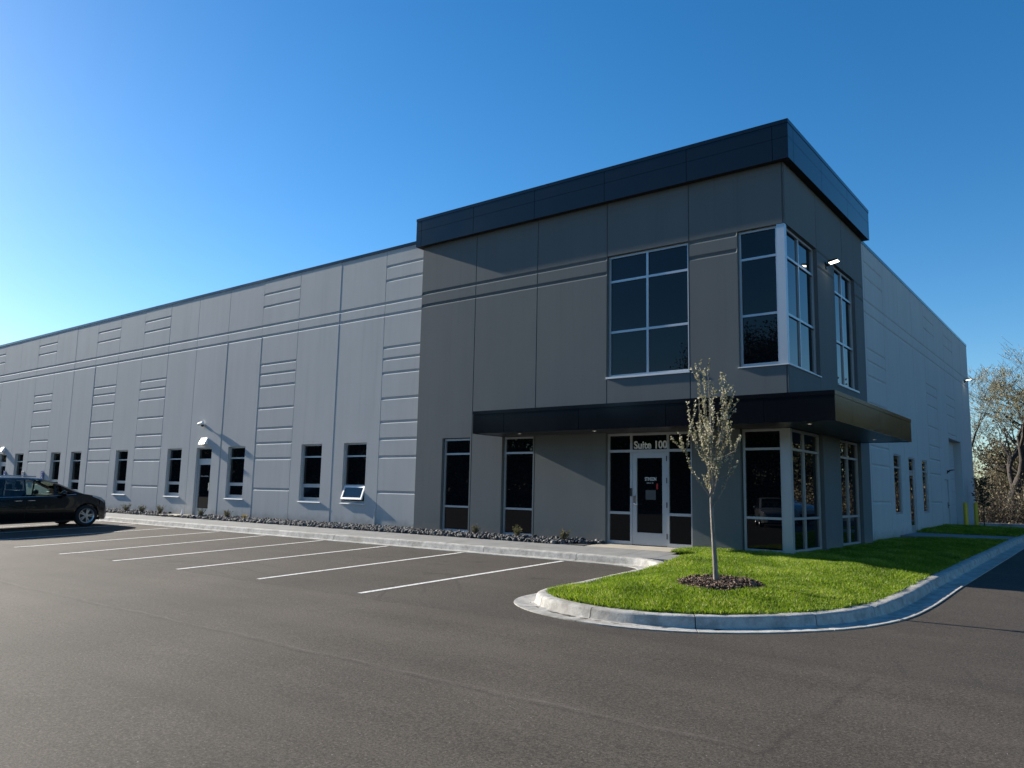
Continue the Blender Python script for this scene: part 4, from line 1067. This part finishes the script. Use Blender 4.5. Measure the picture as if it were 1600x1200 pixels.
woods('side_woods', [(3, 20, 43, 60, 30, 8, 11, 170, .26), (17, 46, 16, 60, 60, 6, 11, 110, .34)], 'olive spring woods mirrored in the canopy end and the side windows', 23, 'side_leaf')
woods('tree_line', [(-29, -14, -62, -54, 16, 14, 18, 520, .2), (-46, -29, -62, -54, 18, 9, 13, 420, .2), (-14, 12, -62, -52, 22, 8, 13, 240, .28), (-170, -46, -80, -48, 90, 9, 14, 150, .55), (-330, -150, -130, -55, 80, 12, 19, 60, 1.2)], 'dark tree line mirrored in the office windows', 22, 'tree_line_leaf')

# ------------------------------------------------------------------ vehicles
def arch_z(s, zb, axles, Ra, zc):
    z = zb
    for a in axles:
        d = abs(s - a)
        if d < Ra: z = max(z, zc + math.sqrt(Ra * Ra - d * d))
    return z
def vehicle(name, loc, rz, paint, label, cat, P, group=None):
    e = empty(name, loc, label, cat, group, rz)
    L, W, hw = P['L'], P['W'], P['W'] / 2
    ax = P['axles']; Ra = P['Ra']; zc = P['wr']
    st = sorted(set([round(x, 3) for x in np.arange(0, L + .001, .05)] + [round(a + k * .02, 3) for a in ax for k in range(-20, 21)] + [L] + list(P['marks'])))
    prof = lambda key, s: float(np.interp(s, [p[0] for p in P[key]], [p[1] for p in P[key]]))
    def section(s):
        zb = arch_z(s, prof('bottom', s), ax, Ra, zc); belt = prof('belt', s); top = prof('top', s); wf = prof('width', s)
        w = hw * wf; gh = top - belt
        mid = max(zb + .02, .62)
        rail_w = w * (.955 - .17 * min(1, gh / .65)) if gh > .03 else w * .93
        return [(w * .955, zb), (w * .99, max(zb + .01, min(.45, belt - .2))), (w, mid if mid < belt - .1 else belt - .1), (w * .985, belt - .06), (w * .955, belt),
                (rail_w, top - min(.05, max(gh, 0) * .3) - .01), (rail_w * .86, top + (0 if gh > .03 else .0)), (rail_w * .45, top + .022), (0, top + .03)]
    def kind(s0, s1, k):
        m = (s0 + s1) / 2; gh = prof('top', m) - prof('belt', m)
        if gh < .05: return 'body'
        if k == 4:                                             # side glass
            for (a, b, g_) in P['side']:
                if a < m < b: return g_
        if k in (5, 6, 7):
            if P['ws'][0] < m < P['ws'][1]: return 'front' if k != 5 else 'body'
            if P['rw'][0] < m < P['rw'][1]: return 'rear' if k != 5 else 'body'
        return 'body'
    mbs = {'body': MB(), 'front': MB(), 'rear': MB()}
    secs = [(s, section(s)) for s in st]
    for (s0, c0), (s1, c1) in zip(secs[:-1], secs[1:]):
        for k in range(len(c0) - 1):
            g_ = kind(s0, s1, k)
            for sg in (1, -1):
                q = [(sg * c0[k][0], s0, c0[k][1]), (sg * c1[k][0], s1, c1[k][1]), (sg * c1[k + 1][0], s1, c1[k + 1][1]), (sg * c0[k + 1][0], s0, c0[k + 1][1])]
                mbs[g_].quad(*(q if sg > 0 else q[::-1]))
    for (s, c), fl in ((secs[0], 1), (secs[-1], -1)):
        for k in range(len(c) - 1):
            q = [(c[k][0], s, c[k][1]), (c[k + 1][0], s, c[k + 1][1]), (-c[k + 1][0], s, c[k + 1][1]), (-c[k][0], s, c[k][1])]
            mbs['body'].quad(*(q if fl > 0 else q[::-1]))
    import bmesh
    for nm, mt in (('body', paint), ('front', M['glass_front']), ('rear', M['glass_rear'])):
        if not mbs[nm].f: continue
        o = mbs[nm].build({'body': 'body', 'front': 'front_glass', 'rear': 'rear_glass'}[nm], mt, e)
        b = bmesh.new(); b.from_mesh(o.data); bmesh.ops.remove_doubles(b, verts=b.verts, dist=.0008); b.to_mesh(o.data); b.free()
        o.data.polygons.foreach_set('use_smooth', [True] * len(o.data.polygons))
        if nm == 'body':
            try: o.data.set_sharp_from_angle(angle=R(32))
            except Exception: pass
    # underside, arch liners
    mb = MB(); mb.box(-hw * .82, hw * .82, .25, L - .3, .19, .30)
    for a in ax:
        for sg in (1, -1):
            for k in range(12):
                t0, t1 = PI * k / 12, PI * (k + 1) / 12
                p = lambda t, x: (sg * x, a + math.cos(t) * (Ra - .002), zc + math.sin(t) * (Ra - .002))
                mb.quad(p(t0, hw * .95), p(t1, hw * .95), p(t1, hw * .6), p(t0, hw * .6))
    mb.build('underbody', M['black'], e)
    # wheels
    for a in ax:
        for sg in (1, -1):
            r = P['wr']; x = sg * (hw - .13)
            mb = MB(); T = [(r * .66, -.1), (r * .7, -.115), (r * .93, -.115), (r, -.08), (r, .08), (r * .93, .115), (r * .7, .115), (r * .66, .1)]
            mb.lathe(T, (x, a, r), 'x', 36); wh = mb.build('wheel', M['tyre'], e, True)
            mb = MB(); o_ = sg * .09
            mb.lathe([(r * .60, sg * .02), (r * .60, o_), (r * .66, sg * .108), (r * .70, sg * .112), (r * .7, sg * .09)], (x, a, r), 'x', 36)
            for k in range(10):
                t = 2 * PI * (k // 2) / 5 + (.17 if k % 2 else -.17); c, s_ = math.cos(t), math.sin(t); w = .016
                for (r0, r1) in ((.05, r * .63),):
                    p0 = Vector((0, c * r0, s_ * r0)); p1 = Vector((0, c * r1, s_ * r1)); n_ = Vector((0, -s_, c)) * w; xo = sg * .085; xi = sg * .06
                    A = [p0 - n_, p0 + n_, p1 + n_ * 1.15, p1 - n_ * 1.15]
                    f_ = [(x + xo, a + v.y, r + v.z) for v in A]; b_ = [(x + xi, a + v.y, r + v.z) for v in A]
                    mb.quad(*f_)
                    for q in range(4): mb.quad(f_[q], f_[(q + 1) % 4], b_[(q + 1) % 4], b_[q])
            mb.lathe([(.07, sg * .06), (.065, sg * .092), (0, sg * .095)], (x, a, r), 'x', 16)
            mb.build('rim', M['rim'], wh)
            mb = MB(); mb.lathe([(0, sg * .01), (r * .62, sg * .01)], (x, a, r), 'x', 24); mb.build('brake_disc', M['black'], wh)
    # details
    for sg in (1, -1):
        mb = MB(); mb.tube([(sg * hw * .95, P['mir'], P['mz'] - .04), (sg * (hw + .06), P['mir'] - .01, P['mz'])], .02, 6)
        mb.lathe([(0, -.09), (.07, -.07), (.1, 0), (.085, .06), (0, .08)], (sg * (hw + .12), P['mir'], P['mz'] + .03), 'y', 12); mb.build('side_mirror', paint, e, True)
        for hy in P['handles']:
            mb = MB(); zz = prof('belt', hy) - .12; mb.tube([(sg * hw * .985, hy - .11, zz), (sg * (hw + .02), hy - .08, zz), (sg * (hw + .02), hy + .08, zz), (sg * hw * .985, hy + .11, zz)], .013, 6); mb.build('door_handle', M['chrome'], e)
        mb = MB(); s0, s1 = L - .62, L - .10
        for k in range(6):
            a0 = s0 + (s1 - s0) * k / 6; a1 = s0 + (s1 - s0) * (k + 1) / 6
            f0 = section(a0); f1 = section(a1); h0 = .03 + .07 * k / 6; h1 = .03 + .07 * (k + 1) / 6
            mb.quad((sg * (f0[4][0] + .012), a0, f0[4][1] - .005), (sg * (f1[4][0] + .012), a1, f1[4][1] - .005), (sg * (f1[3][0] + .012), a1, f1[4][1] - h1 - .02), (sg * (f0[3][0] + .012), a0, f0[4][1] - h0 - .02))
        mb.build('headlight', M['lens'], e)
        mb = MB(); f0 = section(.06); mb.box(sg * (f0[4][0] - .12), sg * (f0[4][0] + .02), -.012, .22, f0[4][1] - .22, f0[4][1] - .03); mb.build('tail_light', M['tail'], e)
        mb = MB()
        for (a0, a1) in zip(P['trim'][:-1], P['trim'][1:]):
            f0 = section(a0); f1 = section(a1); mb.tube([(sg * (f0[4][0] + .006), a0, f0[4][1] + .004), (sg * (f1[4][0] + .006), a1, f1[4][1] + .004)], .009, 5)
        mb.build('window_trim', M['rim'], e)
        mb = MB()
        for gy in P['gaps']:
            for k in range(6):
                z0 = .36 + (prof('belt', gy) - .40) * k / 6; z1 = .36 + (prof('belt', gy) - .40) * (k + 1) / 6
                w0 = np.interp(z0, [.25, .45, .62, .95], [.96, .99, 1, .985]) * hw * prof('width', gy); w1 = np.interp(z1, [.25, .45, .62, .95], [.96, .99, 1, .985]) * hw * prof('width', gy)
                mb.quad((sg * (w0 + .0025), gy - .006, z0), (sg * (w0 + .0025), gy + .006, z0), (sg * (w1 + .0025), gy + .006, z1), (sg * (w1 + .0025), gy - .006, z1))
        mb.build('door_gap', M['gap'], e)
    mb = MB(); mb.box(-hw * .5, hw * .5, L - .03, L + .006, .36, .5); mb.box(-.24, .24, L + .006, L + .012, .4, .47); mb.build('grille', M['black'], e)
    if P.get('rails'):
        for sg in (1, -1):
            mb = MB(); mb.tube([(sg * hw * .66, s, prof('top', s) + .055) for s in (.5, .9, 1.5, 2.1, 2.7)], .018, 6); mb.build('roof_rail', M['rim'], e)
    # cabin
    for (sx, sy, hh) in P['seats']:
        mb = MB(); mb.box(sx - .24, sx + .24, sy - .25, sy + .3, .4, .62); mb.box(sx - .23, sx + .23, sy - .36, sy - .22, .6, hh - .2); mb.box(sx - .12, sx + .12, sy - .38, sy - .28, hh - .17, hh); mb.build('seat', M['seat'], e)
    mb = MB(); mb.box(-hw * .85, hw * .85, P['dash'], P['dash'] + .4, .7, P['mz'] - .02); mb.build('dashboard', M['seat'], e)
    return e
VAN = dict(L=4.99, W=1.99, axles=(1.13, 4.2), Ra=.40, wr=.355, marks=(2.72, 4.1, .9, .35),
           bottom=[(0, .34), (.4, .25), (4.6, .22), (4.85, .2), (4.99, .27)],
           belt=[(0, .95), (.2, 1.02), (.6, 1.04), (2.4, 1.03), (3.3, 1.03), (3.9, 1.07), (4.15, 1.065), (4.5, .995), (4.7, .93), (4.85, .83), (4.94, .71), (4.99, .55)],
           top=[(0, .97), (.06, 1.1), (.35, 1.55), (.8, 1.63), (1.6, 1.655), (2.3, 1.64), (2.8, 1.60), (3.3, 1.46), (3.8, 1.225), (4.12, 1.08), (4.5, 1.005), (4.7, .94), (4.85, .84), (4.94, .715), (4.99, .555)],
           width=[(0, .86), (.25, .95), (.7, 1.0), (4.2, 1.0), (4.6, .95), (4.86, .84), (4.99, .64)],
           side=[(.42, 1.28, 'rear'), (1.36, 2.28, 'rear'), (2.36, 3.22, 'front'), (3.27, 3.75, 'front')], ws=(2.72, 4.1), rw=(.06, .35),
           mir=3.4, mz=1.08, handles=(2.12, 2.5), trim=(.5, 1.2, 2.2, 3.2, 3.84), gaps=(1.32, 2.32, 3.5), rails=True,
           seats=((.42, 2.65, 1.42), (-.42, 2.65, 1.42), (.42, 1.75, 1.42), (-.42, 1.75, 1.42), (0, .95, 1.38)), dash=3.3)
zf = float(zg(-23.1, -4.0)); zr = float(zg(-23.1, -7.05)); pit = math.atan2(zf - zr, 3.07)
van = vehicle('minivan', (-23.08, -3.95 - 4.2 * math.cos(pit), zr - math.sin(pit) * 1.13), 0, M['paint_black'], 'black minivan parked nose in to the kerb on the left', 'minivan', VAN)
van.rotation_euler = (pit, 0, 0)
SUV = dict(VAN); SUV.update(L=4.65, W=1.86, axles=(.95, 3.65), bottom=[(0, .38), (.4, .27), (4.2, .25), (4.65, .3)],
           belt=[(0, .95), (.3, 1.06), (2.2, 1.05), (3.1, 1.02), (3.4, 1.0), (4.0, .93), (4.35, .85), (4.55, .74), (4.65, .58)],
           top=[(0, .97), (.05, 1.1), (.5, 1.52), (1.0, 1.62), (1.8, 1.62), (2.3, 1.55), (2.9, 1.24), (3.38, 1.01), (4.0, .94), (4.35, .86), (4.55, .745), (4.65, .585)],
           width=[(0, .88), (.3, .97), (.7, 1), (3.6, 1.0), (4.1, .95), (4.45, .84), (4.65, .62)], side=[(.5, 1.0, 'rear'), (1.06, 1.85, 'rear'), (1.93, 2.62, 'front'), (2.66, 3.05, 'front')],
           ws=(2.3, 3.38), rw=(.05, .5), mir=2.85, mz=1.04, handles=(1.3, 2.15), trim=(.5, 1.2, 2.2, 3.2), gaps=(1.02, 1.89, 2.95), rails=False,
           seats=((.38, 2.1, 1.35), (-.38, 2.1, 1.35), (0, 1.2, 1.32)), dash=2.75, marks=(2.3, 3.38, .05, .5))
vehicle('sedan', (9.6, 21.0, -.05), R(115), M['paint_silver'], 'silver car mirrored in the corner office side glass', 'car', SUV)
vehicle('sedan', (-11.5, -30.5, -.52), R(-25), M['paint_silver'], 'silver car mirrored in the front corner window pane', 'car', SUV)

# ------------------------------------------------------------------ sky, sun, camera
w = bpy.data.worlds.new('World'); S.world = w; w.use_nodes = True; nt = w.node_tree
sky = nt.nodes.new('ShaderNodeTexSky'); sky.sky_type = 'NISHITA'; sky.sun_disc = False
EL = math.atan(.40 / math.hypot(1, .055)); AZ = math.atan2(-1., -.055)     # azimuth of the sun from +Y toward +X
sky.sun_elevation = EL; sky.sun_rotation = AZ % (2 * PI); sky.air_density = 1.0; sky.dust_density = .25; sky.ozone_density = 3.2; sky.altitude = 200
bg = nt.nodes['Background']; hs = nt.nodes.new('ShaderNodeHueSaturation'); hs.inputs['Saturation'].default_value = 1.31; nt.links.new(sky.outputs[0], hs.inputs['Color']); nt.links.new(hs.outputs[0], bg.inputs[0]); bg.inputs[1].default_value = .073
sl = bpy.data.lights.new('sun', 'SUN'); sl.energy = 5.0; sl.angle = R(.53); sl.color = (1., .93, .82)
so = bpy.data.objects.new('sun', sl); COL.objects.link(so)
D = Vector((1., .055, -.40)).normalized()
so.rotation_euler = D.to_track_quat('-Z', 'Y').to_euler(); so.location = (-40, -10, 30)

cam = bpy.data.cameras.new('camera'); co = bpy.data.objects.new('camera', cam); COL.objects.link(co); S.camera = co
cam.sensor_fit = 'HORIZONTAL'; cam.sensor_width = 36; cam.lens = 1219.487 / 1600 * 36; cam.clip_end = 3000; cam.clip_start = .1
yaw, pitch, roll = (-0.663043, 0.136040, 0.020652)
fw = Vector((math.sin(yaw) * math.cos(pitch), math.cos(yaw) * math.cos(pitch), math.sin(pitch))); rt = Vector((math.cos(yaw), -math.sin(yaw), 0)); up = rt.cross(fw)
r2 = rt * math.cos(roll) + up * math.sin(roll); u2 = up * math.cos(roll) - rt * math.sin(roll)
co.matrix_world = Matrix(((r2.x, u2.x, -fw.x, 5.32762), (r2.y, u2.y, -fw.y, -16.13978), (r2.z, u2.z, -fw.z, 1.19731), (0, 0, 0, 1)))

S.view_settings.view_transform = 'Standard'; S.view_settings.look = 'None'; S.view_settings.gamma = 1; S.view_settings.exposure = 1.22
S.render.engine = 'CYCLES'
